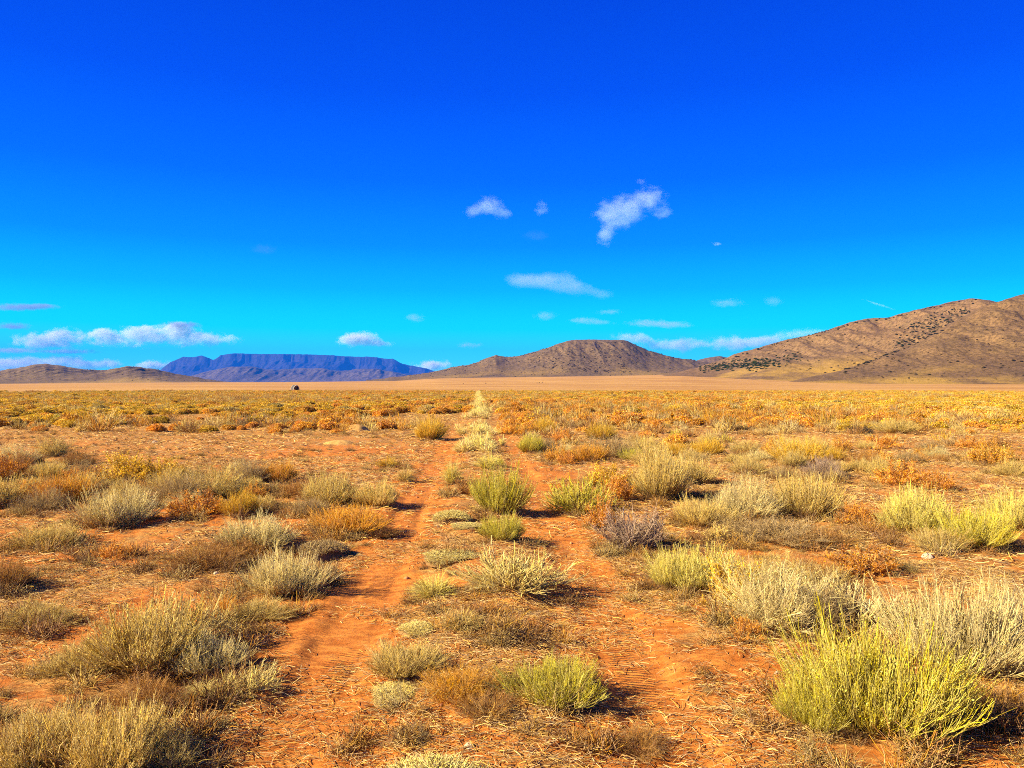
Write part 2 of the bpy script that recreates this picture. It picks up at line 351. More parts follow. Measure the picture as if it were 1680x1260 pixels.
def shrub_mesh(kind, seed, lod=0):
    """unit plant: about 1 wide and .7 tall. Returns woody part and foliage part"""
    global rng
    keep = rng; rng = np.random.default_rng(seed)
    P = dict(broom=dict(nm=400, ns=9, th=1.28, base=.19, out=.72, jit=.055, r=.0017, leaf=1, ls=.013),
             wiry=dict(nm=210, ns=14, th=1.45, base=.18, out=.55, jit=.13, r=.0017, leaf=1, ls=.013),
             leafy=dict(nm=55, ns=12, th=1.45, base=.14, out=.6, jit=.15, r=.0028, leaf=11, ls=.026),
             dead=dict(nm=80, ns=15, th=1.3, base=.12, out=.5, jit=.2, r=.0034, leaf=0, ls=.02),
             spread=dict(nm=150, ns=10, th=1.5, base=.10, out=.95, jit=.08, r=.0034, leaf=0, ls=.02))[kind]
    nm, ns = P['nm'], P['ns']; wide = 1.0
    if lod: nm = min(int(nm * .4), 60); ns = max(4, int(ns * .35)); wide = 3.6
    ph = rng.uniform(0, 2 * pi, nm); th = P['th'] * np.sqrt(rng.random(nm)) ** 1.0
    lump = 1 + .28 * np.sin(ph * rng.integers(2, 4) + rng.uniform(0, 6)) * np.sin(th) + .14 * np.sin(ph * 5 + rng.uniform(0, 6))
    ln = rng.uniform(.72, 1.05, nm) * lump
    E = np.stack([np.sin(th) * np.cos(ph) * .52, np.sin(th) * np.sin(ph) * .52, np.cos(th) * .68 + .03], 1) * ln[:, None]
    bph = ph + rng.normal(0, .5, nm)
    B = np.stack([np.cos(bph), np.sin(bph), 0 * bph], 1) * (P['base'] * np.sqrt(rng.random(nm)))[:, None]; B[:, 2] = -.03
    o = P['out']; Cc = B + (E - B) * np.array([o, o, .42]) + rng.normal(0, .03, (nm, 3))
    K = 5 if lod else 7
    M = bez(B, Cc, E, K)
    if not lod: M[:, 1:] += np.cumsum(rng.normal(0, .003 if kind == 'broom' else .006, (nm, K - 1, 3)), 1)
    tt = np.linspace(0, 1, K)[None].repeat(nm, 0)
    wr = P['r'] * wide * (1.6 - .8 * tt) * rng.uniform(.8, 1.3, (nm, 1))
    wr[: nm // 12] *= 2.3 if not lod else 1
    wood = tubes(M, wr, tt * .8, rng.random((nm, 2)))
    # side twigs run on beside their stem and fill the crown
    mi = np.repeat(np.arange(nm), ns); n = len(mi); t0 = rng.uniform(.18, .85, n); fi = t0 * (K - 1); a = fi.astype(int); f = (fi - a)[:, None]
    S = M[mi, a] * (1 - f) + M[mi, np.minimum(a + 1, K - 1)] * f
    tan = M[mi, np.minimum(a + 1, K - 1)] - M[mi, a]; tan /= np.linalg.norm(tan, axis=1, keepdims=True) + 1e-9
    Lg = rng.uniform(.10, .34, n)[:, None] * (1.15 - t0[:, None] * .6)
    dirn = tan + rng.normal(0, P['jit'] * 3.2, (n, 3)) + np.array([0, 0, .35]); dirn /= np.linalg.norm(dirn, axis=1, keepdims=True)
    if kind == 'spread': dirn[:, 2] = dirn[:, 2] * .8
    En = S + dirn * Lg; En[:, 2] = np.maximum(En[:, 2], .01)
    Cs = S + tan * Lg * .45 + rng.normal(0, .012, (n, 3))
    K2 = 3 if lod else 4
    Sb = bez(S, Cs, En, K2)
    if kind in ('wiry', 'dead') and not lod: Sb[:, 1:] += rng.normal(0, .010, (n, K2 - 1, 3))
    t2 = np.clip(.35 + t0[:, None] * .4 + np.linspace(0, .6, K2)[None], 0, 1)
    sr = P['r'] * wide * np.linspace(1.0, .55, K2)[None] * rng.uniform(.7, 1.25, (n, 1))
    rr2 = np.clip(np.repeat(rng.random((nm, 2)), ns, 0) * .5 + rng.random((n, 2)) * .5, 0, 1)
    fol = [tubes(Sb, sr, t2, rr2, 2 if lod else 3)]
    if P['leaf']:
        nl = P['leaf'] if not lod else max(1, P['leaf'] // 2)
        li = np.repeat(np.arange(n), nl); u = rng.uniform(.25, 1.05, len(li)); fi = np.clip(u, 0, .999) * (K2 - 1); a = fi.astype(int); f = (fi - a)[:, None]
        Pl = Sb[li, a] * (1 - f) + Sb[li, a + 1] * f + rng.normal(0, .006, (len(li), 3))
        fol.append(leaves(Pl, P['ls'] * (1.7 if lod else 1), rr2[li, 0]))
    fol = join(fol); rng = keep
    return wood, fol

def tuft_mesh(seed, lod=0, flat=False):
    global rng
    keep = rng; rng = np.random.default_rng(seed)
    n = 800 if not lod else 110
    ph = rng.uniform(0, 2 * pi, n); th = 1.35 * np.sqrt(rng.random(n)); ln = rng.uniform(.5, 1.05, n)
    E = np.stack([np.sin(th) * np.cos(ph) * .5, np.sin(th) * np.sin(ph) * .5, np.cos(th) * .7 + .02], 1) * ln[:, None]
    B = np.stack([np.cos(ph), np.sin(ph), 0 * ph - .2], 1) * (.13 * np.sqrt(rng.random(n)))[:, None]
    Cc = B + (E - B) * np.array([.35, .35, .8]) + rng.normal(0, .02, (n, 3)); E[:, 2] *= rng.uniform(.55, 1.05, n)
    K = 4 if lod else 6
    M = bez(B, Cc, E, K); t = np.linspace(.35, 1, K)[None].repeat(n, 0)
    r = (.0034 if not lod else .011) * np.linspace(1, .35, K)[None] * rng.uniform(.6, 1.2, (n, 1))
    m = tubes(M, r, t, rng.random((n, 2)), 2 if lod else 3); rng = keep
    return m
def mat_mesh(seed):
    """low springy cushion of curly pale blades over a domed base"""
    global rng
    keep = rng; rng = np.random.default_rng(seed); n = 2600
    ph = rng.uniform(0, 2 * pi, n); rr = np.sqrt(rng.random(n)) * .5 * (1 + .15 * np.sin(ph * 3 + seed)); 
    z = .30 * np.sqrt(np.clip(1 - (rr / .6) ** 2, 0, 1)) - .03
    B = np.stack([rr * np.cos(ph), rr * np.sin(ph), z], 1)
    d = rng.normal(size=(n, 3)); d[:, 2] = np.abs(d[:, 2]) * .6 + .2; d += B * np.array([1.6, 1.6, 0]); d /= np.linalg.norm(d, axis=1, keepdims=True)
    E = B + d * rng.uniform(.04, .10, n)[:, None]; Cc = (B + E) / 2 + rng.normal(0, .02, (n, 3)); 
    M = bez(B - d * .03, Cc, E, 4)
    m = tubes(M, np.full((n, 4), .0042) * np.linspace(1, .5, 4), np.linspace(.5, 1, 4)[None].repeat(n, 0), rng.random((n, 2)))
    # earth-filled core under the blades
    na, nb = 28, 8; a = np.linspace(0, 2 * pi, na, endpoint=False); b = np.linspace(0, 1, nb)
    Bm, Am = np.meshgrid(b, a, indexing='ij'); q = Bm * .5 * (1 + .15 * np.sin(Am * 3 + seed))
    V = np.stack([q * np.cos(Am), q * np.sin(Am), .285 * np.sqrt(np.clip(1 - (Bm * .5 / .6) ** 2, 0, 1)) - .06 - .12 * Bm ** 4], -1).reshape(-1, 3)
    i = np.arange(nb - 1)[:, None]; j = np.arange(na)[None]; j2 = (j + 1) % na
    Fq = np.stack([i * na + j, i * na + j2, (i + 1) * na + j2, (i + 1) * na + j], -1).reshape(-1, 4)
    C = np.zeros((len(V), 3)); C[:, 0] = .25; C[:, 1] = .3; C[:, 2] = .5
    rng = keep
    return m, (V, Fq, C)
def dead_pile(seed):
    global rng
    keep = rng; rng = np.random.default_rng(seed); n = 150
    ph = rng.uniform(0, 2 * pi, n); B = np.stack([rng.normal(0, .16, n), rng.normal(0, .16, n), rng.uniform(0, .12, n)], 1)
    E = B + np.stack([np.cos(ph), np.sin(ph), rng.uniform(-.1, .55, n)], 1) * rng.uniform(.1, .4, n)[:, None]; E[:, 2] = np.maximum(E[:, 2], .0)
    M = bez(B, (B + E) / 2 + rng.normal(0, .05, (n, 3)) + np.array([0, 0, .05]), E, 6); M[:, 1:] += rng.normal(0, .008, (n, 5, 3))
    m = tubes(M, .012 * np.linspace(1, .35, 6)[None] * rng.uniform(.35, 1.2, (n, 1)), np.linspace(0, .6, 6)[None].repeat(n, 0), rng.random((n, 2)) * .7, 4)
    rng = keep; return m

def mk(name, d): return mesh_np(name, d[0], d[1], PLANT, {'Col': d[2]})
LIB = {}
for kd in ('broom', 'wiry', 'leafy', 'dead', 'spread'):
    LIB[kd] = []
    for v in range(3):
        w, f = shrub_mesh(kd, 100 + v * 7 + len(kd) * 31)
        LIB[kd].append([('stems', mk('stems', w)), ('foliage' if kd != 'dead' else 'twigs', mk('foliage', f))])
LIB['tuft'] = [[('blades', mk('blades', tuft_mesh(300 + v)))] for v in range(3)]
LIB['mat'] = []
for v in range(2):
    a, b = mat_mesh(320 + v); LIB['mat'].append([('blades', mk('blades', a)), ('root_mound', mk('root_mound', b))])
LIB['pile'] = [[('branches', mk('branches', dead_pile(331)))]]
LOD = {}
for kd in ('broom', 'wiry', 'leafy'):
    if kd != 'leafy': LOD[kd] = [mk('far_' + kd, join(shrub_mesh(kd, 500 + v * 3 + len(kd), 1))) for v in range(3)]
def cushion(seed):
    global rng
    keep = rng; rng = np.random.default_rng(seed); nl = 5
    cs = np.stack([rng.normal(0, .16, nl), rng.normal(0, .16, nl), rng.uniform(.0, .18, nl)], 1); cr = rng.uniform(.24, .34, nl); cs[0] = 0; cr[0] = .42
    P_, B_ = [], []
    for c, r_ in zip(cs, cr):
        n = 190; d = rng.normal(size=(n, 3)); d[:, 2] = np.abs(d[:, 2]); d /= np.linalg.norm(d, axis=1, keepdims=True)
        q = r_ * rng.uniform(.84, 1.03, n)[:, None]; B_.append(c + d * q * .6); P_.append(c + d * q)
    Pp = np.concatenate(P_); Bp = np.concatenate(B_); Pp[:, 2] *= 1.05; n = len(Pp)
    tw = tubes(np.stack([Bp, Pp], 1), np.full((n, 2), .014) * [1, .7], np.tile([.45, 1], (n, 1)), rng.random((n, 2)), 2)
    lf = leaves(np.repeat(Pp, 3, 0) + rng.normal(0, .018, (3 * n, 3)), .05, rng.random(3 * n), 1.0, .7)
    ring = []; na, nb = 14, 5; a = np.linspace(0, 2 * pi, na, endpoint=False); b = np.linspace(0, 1, nb); Bm, Am = np.meshgrid(b, a, indexing='ij')
    V = np.stack([np.sin(Bm * 1.5) * .33 * np.cos(Am), np.sin(Bm * 1.5) * .33 * np.sin(Am), np.cos(Bm * 1.5) * .36 - .02], -1).reshape(-1, 3)
    i = np.arange(nb - 1)[:, None]; j = np.arange(na)[None]; j2 = (j + 1) % na
    core = (V, np.stack([i * na + j, (i + 1) * na + j, (i + 1) * na + j2, i * na + j2], -1).reshape(-1, 4), np.tile([.75, .4, .6], (len(V), 1)))
    rng = keep; return join([tw, lf, core])
LOD['leafy'] = [mk('far_leafy', cushion(700 + v)) for v in range(3)]
LOD['tuft'] = [mk('far_tuft', tuft_mesh(600 + v, 1)) for v in range(2)]

COL = dict(yg=(.72, .60, .07), lg=(.88, .73, .17), ol=(.84, .61, .17), gg=(.86, .69, .29), gy=(.56, .38, .16), pg=(.56, .38, .26), ye=(.84, .52, .03), go=(.84, .42, .03),
           gr=(.84, .37, .025), ru=(.72, .31, .03), rb=(.58, .29, .07), st=(.80, .58, .17), ps=(.90, .72, .24), dk=(.10, .075, .06), dg=(.06, .085, .025))
WORDS = dict(yg='bright yellow-green', lg='pale lime-green', ol='straw-olive', gg='silvery grey-green', gy='grey-brown', pg='purplish grey', ye='golden yellow', go='golden-orange',
             gr='orange', ru='rust-orange', rb='reddish-brown', st='straw-coloured', ps='pale straw', dk='blackish')
KIND = dict(broom=('broom_shrub', 'broom shrub', 'shrub'), wiry=('wiry_shrub', 'wiry shrub', 'shrub'), leafy=('leafy_shrub', 'leafy cushion shrub', 'shrub'), dead=('leafless_shrub', 'leafless shrub', 'shrub'),
            spread=('spreading_tussock', 'spreading tussock', 'shrub'), tuft=('grass_tuft', 'grass tuft', 'grass tuft'), mat=('cushion_mat', 'low cushion mat', 'mat plant'), pile=('dead_branch_pile', 'pile of dead branches', 'dead branches'))
NAT = dict(mat=.285, pile=.3)
PLACED = []                                     # x, y, radius of everything set down by hand
def place(kd, c, x, y, w, h, label, vi=None, rot=None, group=None):
    lib = LIB[kd]; parts = lib[vi % len(lib) if vi is not None else random.randrange(len(lib))]
    nm, _, cat = KIND[kd]
    r = bpy.data.objects.new(nm, None); col.objects.link(r); r.empty_display_size = .1
    r.location = (x, y, float(gz(x, y)) - .005); r.rotation_euler = (0, 0, rot if rot is not None else random.uniform(0, 6.28))
    r.scale = (w, w * random.uniform(.9, 1.1), h / NAT.get(kd, .7))
    tag(r, label, cat, group)
    base = np.array(COL[c]) * random.uniform(.92, 1.06)
    for pn, me in parts:
        o = bpy.data.objects.new(pn, me); col.objects.link(o); o.parent = r
        cc = base
        if pn == 'root_mound': cc = base * np.array((.62, .5, .5))
        o['tint'] = [float(v) for v in cc]
    PLACED.append((x, y, w * .5 if kd != 'mat' else .02))
    return r
def pp(kd, c, px, py, wpx, hpx, label, vi=None):
    x, y = gp(px, py); w = wpx * y / F
    y2 = y + w * .30; h = max(H - (py - hpx - HZ) * y2 / F, .3 * hpx * y / F) * ((.98 if y > 9 else .88) if kd != 'mat' else .75)                            # the pixel given is the near rim of the plant's foot
    return place(kd, c, x * y2 / y, y2, w * y2 / y * (1.14 if kd not in ('mat', 'pile') else 1.0), h, label, vi)

HAND = [
 # ---- right foreground
 ('broom', 'yg', 1440, 1226, 262, 232, 'largest bright yellow-green broom shrub, in the right foreground'),
 ('broom', 'yg', 1340, 1205, 120, 120, 'thin yellow-green side clump leaning out left of the largest front shrub'),
 ('broom', 'gg', 1575, 1112, 215, 180, 'tall pale straw-green broom shrub directly behind the largest front right shrub'),
 ('wiry', 'gg', 1665, 1090, 170, 170, 'silvery twiggy shrub with grey base cut by the right picture edge'),
 ('wiry', 'rb', 1650, 1185, 120, 60, 'low reddish-brown shrub in the shade right of the largest front shrub'),
 ('spread', 'gg', 1395, 1035, 150, 95, 'silvery spreading tussock right of the long grey-green thicket'),
 ('wiry', 'gg', 1270, 1045, 160, 135, 'silvery grey-green wiry shrub, tallest of the thicket right of the track'),
 ('wiry', 'gy', 1330, 1040, 120, 90, 'grey twiggy shrub between the two silvery plants of the thicket'),
 ('broom', 'lg', 1150, 975, 150, 95, 'pale lime shrub at the left end of the thicket right of the track'),
 ('leafy', 'ye', 1205, 1010, 90, 115, 'golden yellow leafy shrub in the middle of the thicket'),
 ('broom', 'lg', 1100, 968, 70, 75, 'small lime shrub nearest the right wheel track, before the thicket'),
 ('wiry', 'st', 1290, 975, 130, 80, 'straw-green bushy crown at the back of the thicket'),
 ('leafy', 'ru', 1225, 1060, 60, 50, 'small rust-orange bush at the foot of the golden yellow one'),
 ('leafy', 'ru', 1415, 948, 110, 62, 'rust-orange leafy shrub with dark foot behind the thicket'),
 ('wiry', 'rb', 1350, 955, 60, 45, 'small reddish-brown shrub left of the dark-footed rust shrub'),
 # ---- right middle
 ('broom', 'lg', 1500, 880, 120, 100, 'rounded lime broom shrub with grey heart, right middle ground'),
 ('broom', 'yg', 1595, 900, 130, 85, 'wide yellow-green broom shrub right of the rounded lime one'),
 ('broom', 'lg', 1668, 872, 90, 85, 'lime broom shrub cut by the right edge in the middle ground'),
 ('wiry', 'st', 1540, 905, 80, 50, 'small straw wiry shrub before the rounded lime broom shrub'),
 ('leafy', 'gr', 1485, 800, 80, 48, 'orange leafy shrub with golden crown behind the rounded lime broom'),
 ('leafy', 'ru', 1540, 808, 60, 40, 'darker orange bush just right of the golden-crowned orange shrub'),
 ('leafy', 'ru', 1405, 862, 70, 48, 'dark rust bush between olive shrubs and the rounded lime broom'),
 ('broom', 'ol', 1318, 850, 110, 85, 'dark olive broom shrub right of centre with fanned stems'),
 ('wiry', 'gg', 1222, 855, 110, 85, 'grey-green wiry shrub left of the dark olive fan-shaped one'),
 ('wiry', 'gy', 1270, 893, 140, 52, 'low dark grey tangle before the dark olive fan-shaped shrub'),
 ('broom', 'ol', 1150, 865, 90, 60, 'straw-olive shrub right of the purplish leafless shrub'),
 ('wiry', 'rb', 1355, 895, 80, 38, 'low reddish tangle right of the dark grey tangle'),
 ('leafy', 'ol', 1180, 890, 60, 40, 'small olive bush left of the dark grey tangle'),
 ('dead', 'pg', 1040, 905, 115, 92, 'purplish grey leafless shrub right of the right wheel track'),
 ('leafy', 'ru', 985, 868, 52, 75, 'narrow rust-orange bush left of the purplish leafless shrub'),
 ('leafy', 'ru', 1010, 825, 60, 50, 'rust-orange crown behind the narrow rust bush'),
 ('spread', 'yg', 950, 840, 110, 68, 'bright yellow-green shrub fanning left over the right wheel track'),
 ('leafy', 'ye', 1000, 800, 75, 42, 'yellow leafy crown behind the bright fan over the right track'),
 ('broom', 'ol', 1085, 822, 110, 88, 'straw-olive broom shrub, tallest behind the purplish leafless shrub'),
 ('broom', 'st', 1130, 795, 80, 55, 'straw shrub right behind the tallest straw-olive broom shrub'),
 ('wiry', 'pg', 1350, 785, 60, 42, 'small purplish twiggy shrub beside the pale sand mound on the right'),
 ('broom', 'ye', 1310, 765, 75, 48, 'golden broom shrub left of the right sand mound'),
 ('leafy', 'go', 1440, 762, 50, 32, 'golden-orange bush growing on the right sand mound'),
 ('leafy', 'go', 1375, 740, 40, 30, 'golden bush behind the right sand mound'),
 ('leafy', 'gr', 1445, 735, 50, 26, 'orange bush behind and right of the right sand mound'),
 ('leafy', 'gr', 1590, 738, 40, 24, 'orange bush on open ground near the right edge'),
 ('leafy', 'rb', 1635, 738, 40, 26, 'brown bush beside the orange one near the right edge'),
 ('wiry', 'gy', 1525, 738, 40, 22, 'grey bush left of the orange one near the right edge'),
 ('wiry', 'dk', 1410, 712, 44, 18, 'dark low bush on the right plain'),
 ('broom', 'ol', 1470, 712, 60, 28, 'olive broom shrub right of the dark low bush'),
 # ---- between the ruts
 ('broom', 'yg', 822, 848, 85, 88, 'bright yellow-green broom shrub between the wheel tracks'),
 ('tuft', 'lg', 742, 800, 45, 55, 'lime grass tuft on the left side of the strip between the tracks'),
 ('tuft', 'lg', 800, 775, 52, 36, 'lime grass tuft behind the bright broom shrub between the tracks'),
 ('leafy', 'rb', 765, 815, 50, 35, 'reddish low bush left of the bright broom shrub between the tracks'),
 ('broom', 'yg', 825, 898, 75, 55, 'small yellow-green shrub before the bright broom shrub between the tracks'),
 ('mat', 'ps', 740, 862, 62, 26, 'grey domed cushion mat between the tracks'),
 ('mat', 'ps', 765, 874, 56, 10, 'flat pale mat before the grey domed cushion'),
 ('spread', 'ps', 845, 990, 150, 90, 'large pale spreading tussock between the wheel tracks'),
 ('tuft', 'lg', 712, 992, 95, 68, 'lime tuft left of the large pale spreading tussock'),
 ('mat', 'ps', 735, 935, 90, 22, 'pale cushion mat behind the lime tuft between the tracks'),
 ('tuft', 'st', 757, 1048, 90, 52, 'straw grass tuft before the large pale spreading tussock'),
 ('mat', 'ps', 685, 1045, 66, 26, 'pale grey cushion mat left of the straw grass tuft'),
 ('pile', 'dk', 850, 1068, 95, 40, 'dark twisted dead branches lying between the wheel tracks'),
 ('broom', 'yg', 912, 1172, 145, 100, 'yellow-green broom shrub, front one between the wheel tracks'),
 ('wiry', 'go', 755, 1165, 120, 80, 'orange-olive wiry shrub left of the front yellow-green broom shrub'),
 ('wiry', 'rb', 800, 1195, 100, 50, 'reddish twigs low before the front yellow-green broom shrub'),
 ('broom', 'st', 662, 1118, 115, 65, 'straw-green shrub at the inner edge of the left wheel track'),
 ('mat', 'ps', 650, 1150, 84, 26, 'curved straw mat before the straw-green shrub'),
 ('mat', 'ps', 712, 1392, 225, 122, 'pale green cushion mat cut by the bottom picture edge'),
 ('wiry', 'gy', 675, 1228, 70, 30, 'small grey tangle low between the tracks near the bottom edge'),
 ('wiry', 'rb', 1045, 1235, 95, 55, 'reddish-brown twiggy plant on the right wheel track near the bottom'),
 # ---- left
 ('broom', 'ol', 255, 1108, 210, 140, 'large straw-olive broom shrub on the left with black shadow'),
 ('broom', 'gg', 345, 1112, 110, 80, 'grey-green half of the large left shrub above the black shadow'),
 ('wiry', 'ol', 135, 1112, 110, 75, 'olive wiry shrub left of the large straw-olive broom shrub'),
 ('spread', 'ps', 405, 1148, 105, 60, 'bleached pale tussock before the black shadow on the left'),
 ('wiry', 'rb', 235, 1172, 110, 72, 'reddish-brown twigs before the large straw-olive broom shrub'),
 ('tuft', 'ps', 330, 1160, 80, 50, 'bleached grass tuft between reddish twigs and bleached tussock'),
 ('broom', 'st', 60, 1275, 180, 120, 'golden straw shrub cut by the bottom left picture corner'),
 ('broom', 'ol', 190, 1285, 180, 150, 'straw-olive broom shrub cut by the bottom edge on the left'),
 ('wiry', 'st', 270, 1268, 110, 80, 'straw wiry stems leaning right from the bottom left shrub'),
 ('wiry', 'st', 60, 1030, 110, 62, 'thin straw wiry shrub at the left edge'),
 ('wiry', 'rb', 8, 970, 70, 68, 'brown shrub cut by the left edge'),
 ('wiry', 'gr', 365, 1020, 60, 52, 'small orange-brown shrub behind the large left broom shrub'),
 ('wiry', 'st', 430, 1022, 95, 48, 'pale straw shrub right of the small orange-brown one'),
 ('broom', 'gg', 468, 980, 130, 95, 'pale grey-green broom shrub left of the left wheel track'),
 ('mat', 'gy', 528, 915, 80, 38, 'grey cushion mat behind the pale grey-green broom shrub'),
 ('spread', 'gy', 530, 955, 70, 55, 'grey tussock right of the pale grey-green broom shrub'),
 ('broom', 'gg', 420, 905, 115, 72, 'grey-green broom shrub in front of a golden crown, left middle'),
 ('broom', 'ye', 395, 848, 58, 48, 'golden yellow broom crown behind the grey-green shrub, left middle'),
 ('wiry', 'rb', 335, 935, 110, 52, 'reddish-brown wiry shrub left of the grey-green one, left middle'),
 ('wiry', 'rb', 385, 915, 90, 42, 'brown twigs at the foot of the left middle grey-green shrub'),
 ('leafy', 'gr', 190, 920, 56, 38, 'small round orange bush on open red ground at left'),
 ('broom', 'gg', 190, 865, 115, 78, 'fan-shaped grey-green broom shrub, left middle ground'),
 ('wiry', 'ol', 78, 900, 100, 58, 'olive wiry shrub near the left edge, left middle ground'),
 ('leafy', 'ru', 70, 813, 30, 26, 'small rust bush alone near the left edge'),
 ('leafy', 'ye', 205, 790, 85, 55, 'large golden yellow leafy bush at left'),
 ('leafy', 'ye', 268, 788, 72, 42, 'golden yellow bush touching the right side of the largest golden one'),
 ('broom', 'ol', 82, 790, 60, 36, 'olive-yellow broom shrub left of the large golden yellow bush'),
 ('wiry', 'gy', 135, 790, 45, 46, 'grey wiry shrub touching the large golden yellow bush on its left'),
 ('wiry', 'gy', 300, 825, 80, 55, 'grey-brown tangle before the golden yellow bushes'),
 ('wiry', 'ol', 355, 818, 90, 62, 'olive-grey wiry shrub right of the golden yellow bushes'),
 ('wiry', 'gy', 405, 795, 55, 50, 'grey wiry shrub between the olive-grey and the straw-gold shrub'),
 ('broom', 'go', 458, 792, 60, 38, 'straw-gold broom shrub left of centre'),
 ('broom', 'ol', 540, 832, 95, 62, 'olive-brown broom shrub left of the left wheel track'),
 ('wiry', 'rb', 495, 812, 60, 35, 'brown twiggy shrub left of the olive-brown broom shrub'),
 ('broom', 'ol', 620, 836, 72, 48, 'straw-olive broom shrub beside the left wheel track'),
 ('broom', 'go', 572, 880, 110, 56, 'straw-brown broom shrub before the olive-brown one by the left track'),
 ('wiry', 'rb', 625, 882, 50, 26, 'low brown twigs at the left wheel track edge'),
 ('tuft', 'st', 665, 792, 42, 36, 'straw tuft at the left wheel track, behind the straw-olive shrub'),
 ('tuft', 'ye', 635, 768, 42, 26, 'yellow tuft left of the left wheel track'),
 ('wiry', 'ol', 60, 780, 34, 20, 'tiny olive shrub behind the olive-yellow broom shrub'),
 # ---- centre distance
 ('broom', 'ye', 705, 722, 58, 40, 'golden-olive broom shrub at the left side of the track in the distance'),
 ('broom', 'yg', 872, 745, 52, 34, 'yellow-green shrub right of the track in the distance'),
 ('wiry', 'gy', 900, 745, 36, 32, 'grey shrub touching the yellow-green one right of the track'),
 ('leafy', 'go', 835, 712, 38, 26, 'golden-orange bush at the right side of the track in the distance'),
 ('leafy', 'go', 866, 716, 36, 28, 'golden bush second from the track on the right in the distance'),
 ('broom', 'ye', 893, 712, 34, 30, 'yellow broom shrub third from the track on the right in the distance'),
 ('wiry', 'gy', 1000, 752, 90, 46, 'grey-brown wiry shrub in the clump right of the track in the distance'),
 ('leafy', 'gr', 925, 728, 40, 26, 'orange bush left of the distant grey-brown wiry shrub'),
 ('broom', 'ye', 985, 722, 50, 30, 'yellow broom shrub behind the distant grey-brown wiry shrub'),
 ('wiry', 'ol', 1055, 745, 60, 40, 'olive shrub right of the distant grey-brown wiry shrub'),
 ('tuft', 'ps', 758, 715, 24, 24, 'pale tall tuft on the grassy strip, far between the tracks'),
 ('tuft', 'ps', 755, 742, 34, 22, 'pale tuft before the tall one on the far grassy strip'),
 ('tuft', 'lg', 798, 740, 38, 20, 'lime tuft right of the pale ones on the far grassy strip'),
]
for i, a in enumerate(HAND):
    o = pp(*a, vi=i)
    o['group'] = 'shrubs and tufts growing along the track'

# ---- individually placed shrubs farther out (the next largest in view)
def ok(x, y, rad):
    u = abs(float(trk(x, y)))
    if abs(u - RUT) < .28 + rad: return False
    for qx, qy, qr in PLACED:
        if (qx - x) ** 2 + (qy - y) ** 2 < ((qr + rad) * .8) ** 2: return False
    return True
def dens(px, py):                               # how thick the shrubs stand at a photo pixel, 0..1
    d = 0.0
    if py < 700: d = 1.0
    elif py < 712: d = .75
    if 690 < px < 1180 and py < 770: d = max(d, .7)
    if 1180 <= px < 1680 and 712 <= py < 790: d = max(d, .33)
    if px < 520 and 705 < py < 745: d = min(d, .16) if py > 712 else d * .6
    if px < 560 and 745 <= py < 960: d = max(d, .12)
    return d
mid = []
tries = 0
while len(mid) < 178 and tries < 60000:
    tries += 1
    py = random.uniform(688, 850) if tries < 30000 else random.uniform(684, 715)
    px = random.uniform(-20, 1700)
    if random.random() > dens(px, py) * (1.0 if py > 700 else .35): continue
    x, y = gp(px, py)
    n = float(fbm(x / 5.0, y / 5.0, 77, 2))
    if n < -.05 and random.random() < .7: continue
    w = random.uniform(.35, .85)
    if not ok(x, y, w * .5): continue
    g = float(fbm(x / 9.0, y / 9.0, 78, 2)) + random.uniform(-.35, .35)
    if px < 600 or py > 730: pal = ['go', 'ye', 'ol', 'gr', 'gy'] 
    else: pal = ['gr', 'go', 'ye', 'ol', 'st', 'gy']
    if g > .0: kd, c = 'leafy', random.choice(['gr', 'go', 'ru', 'go', 'ye'])
    elif g > -.2: kd, c = 'broom', random.choice(['ye', 'ol', 'go', 'st', 'yg'])
    else: kd, c = 'wiry', random.choice(['gy', 'ol', 'st', 'rb', 'gg'])
    mid.append((kd, c, x, y, w, w * random.uniform(.48, .68), px, py)); PLACED.append((x, y, w * .5))
MIDOBJ = mid

# labels that point to one shrub: measured from things one can find
LM = [(205, 790, 'the large golden bush at left'), (70, 813, 'the lone rust bush near the left edge'), (585, 708, 'the left sand mound'), (455, 790, 'the straw-gold broom shrub left of centre'),
      (705, 722, 'the golden-olive shrub left of the far track'), (893, 712, 'the yellow shrub right of the far track'), (1000, 752, 'the distant grey-brown wiry shrub'), (1410, 757, 'the right sand mound'),
      (1590, 738, 'the orange bush near the right edge'), (1190, 740, 'the dark olive fan-shaped shrub'), (480, 690, 'the tin shelter'), (300, 690, 'the twin low hills at left'),
      (945, 690, 'the flat top of the middle hill'), (1270, 690, 'the dark green strip on the right hill'), (1600, 690, 'the peak of the right hill')]
ORD = ['', 'second ', 'third ', 'fourth ', 'fifth ', 'sixth ', 'seventh ', 'eighth ', 'ninth ', 'tenth ', 'eleventh ', 'twelfth ']
lab = {}
for k, m_ in enumerate(MIDOBJ):
    px, py = m_[6], m_[7]
    cand = LM if py > 702 else LM[10:]
    lm = min(cand, key=lambda q: abs(q[0] - px) / 1.3 + abs(q[1] - py) * (3 if py > 702 else 0))
    dx, dy = px - lm[0], py - lm[1]
    if py <= 702: rel = 'under' if abs(dx) < 40 else ('left below' if dx < 0 else 'right below')
    elif abs(dx) > 1.5 * abs(dy) * 2: rel = 'left of' if dx < 0 else 'right of'
    else: rel = 'behind' if dy < 0 else 'in front of'
    size = 'small' if m_[4] < .5 else ('medium' if m_[4] < .68 else 'large')
    key = (size, m_[1], m_[0], rel, lm[2]); lab.setdefault(key, []).append((abs(dx) + 3 * abs(dy), k))
LABEL = {}
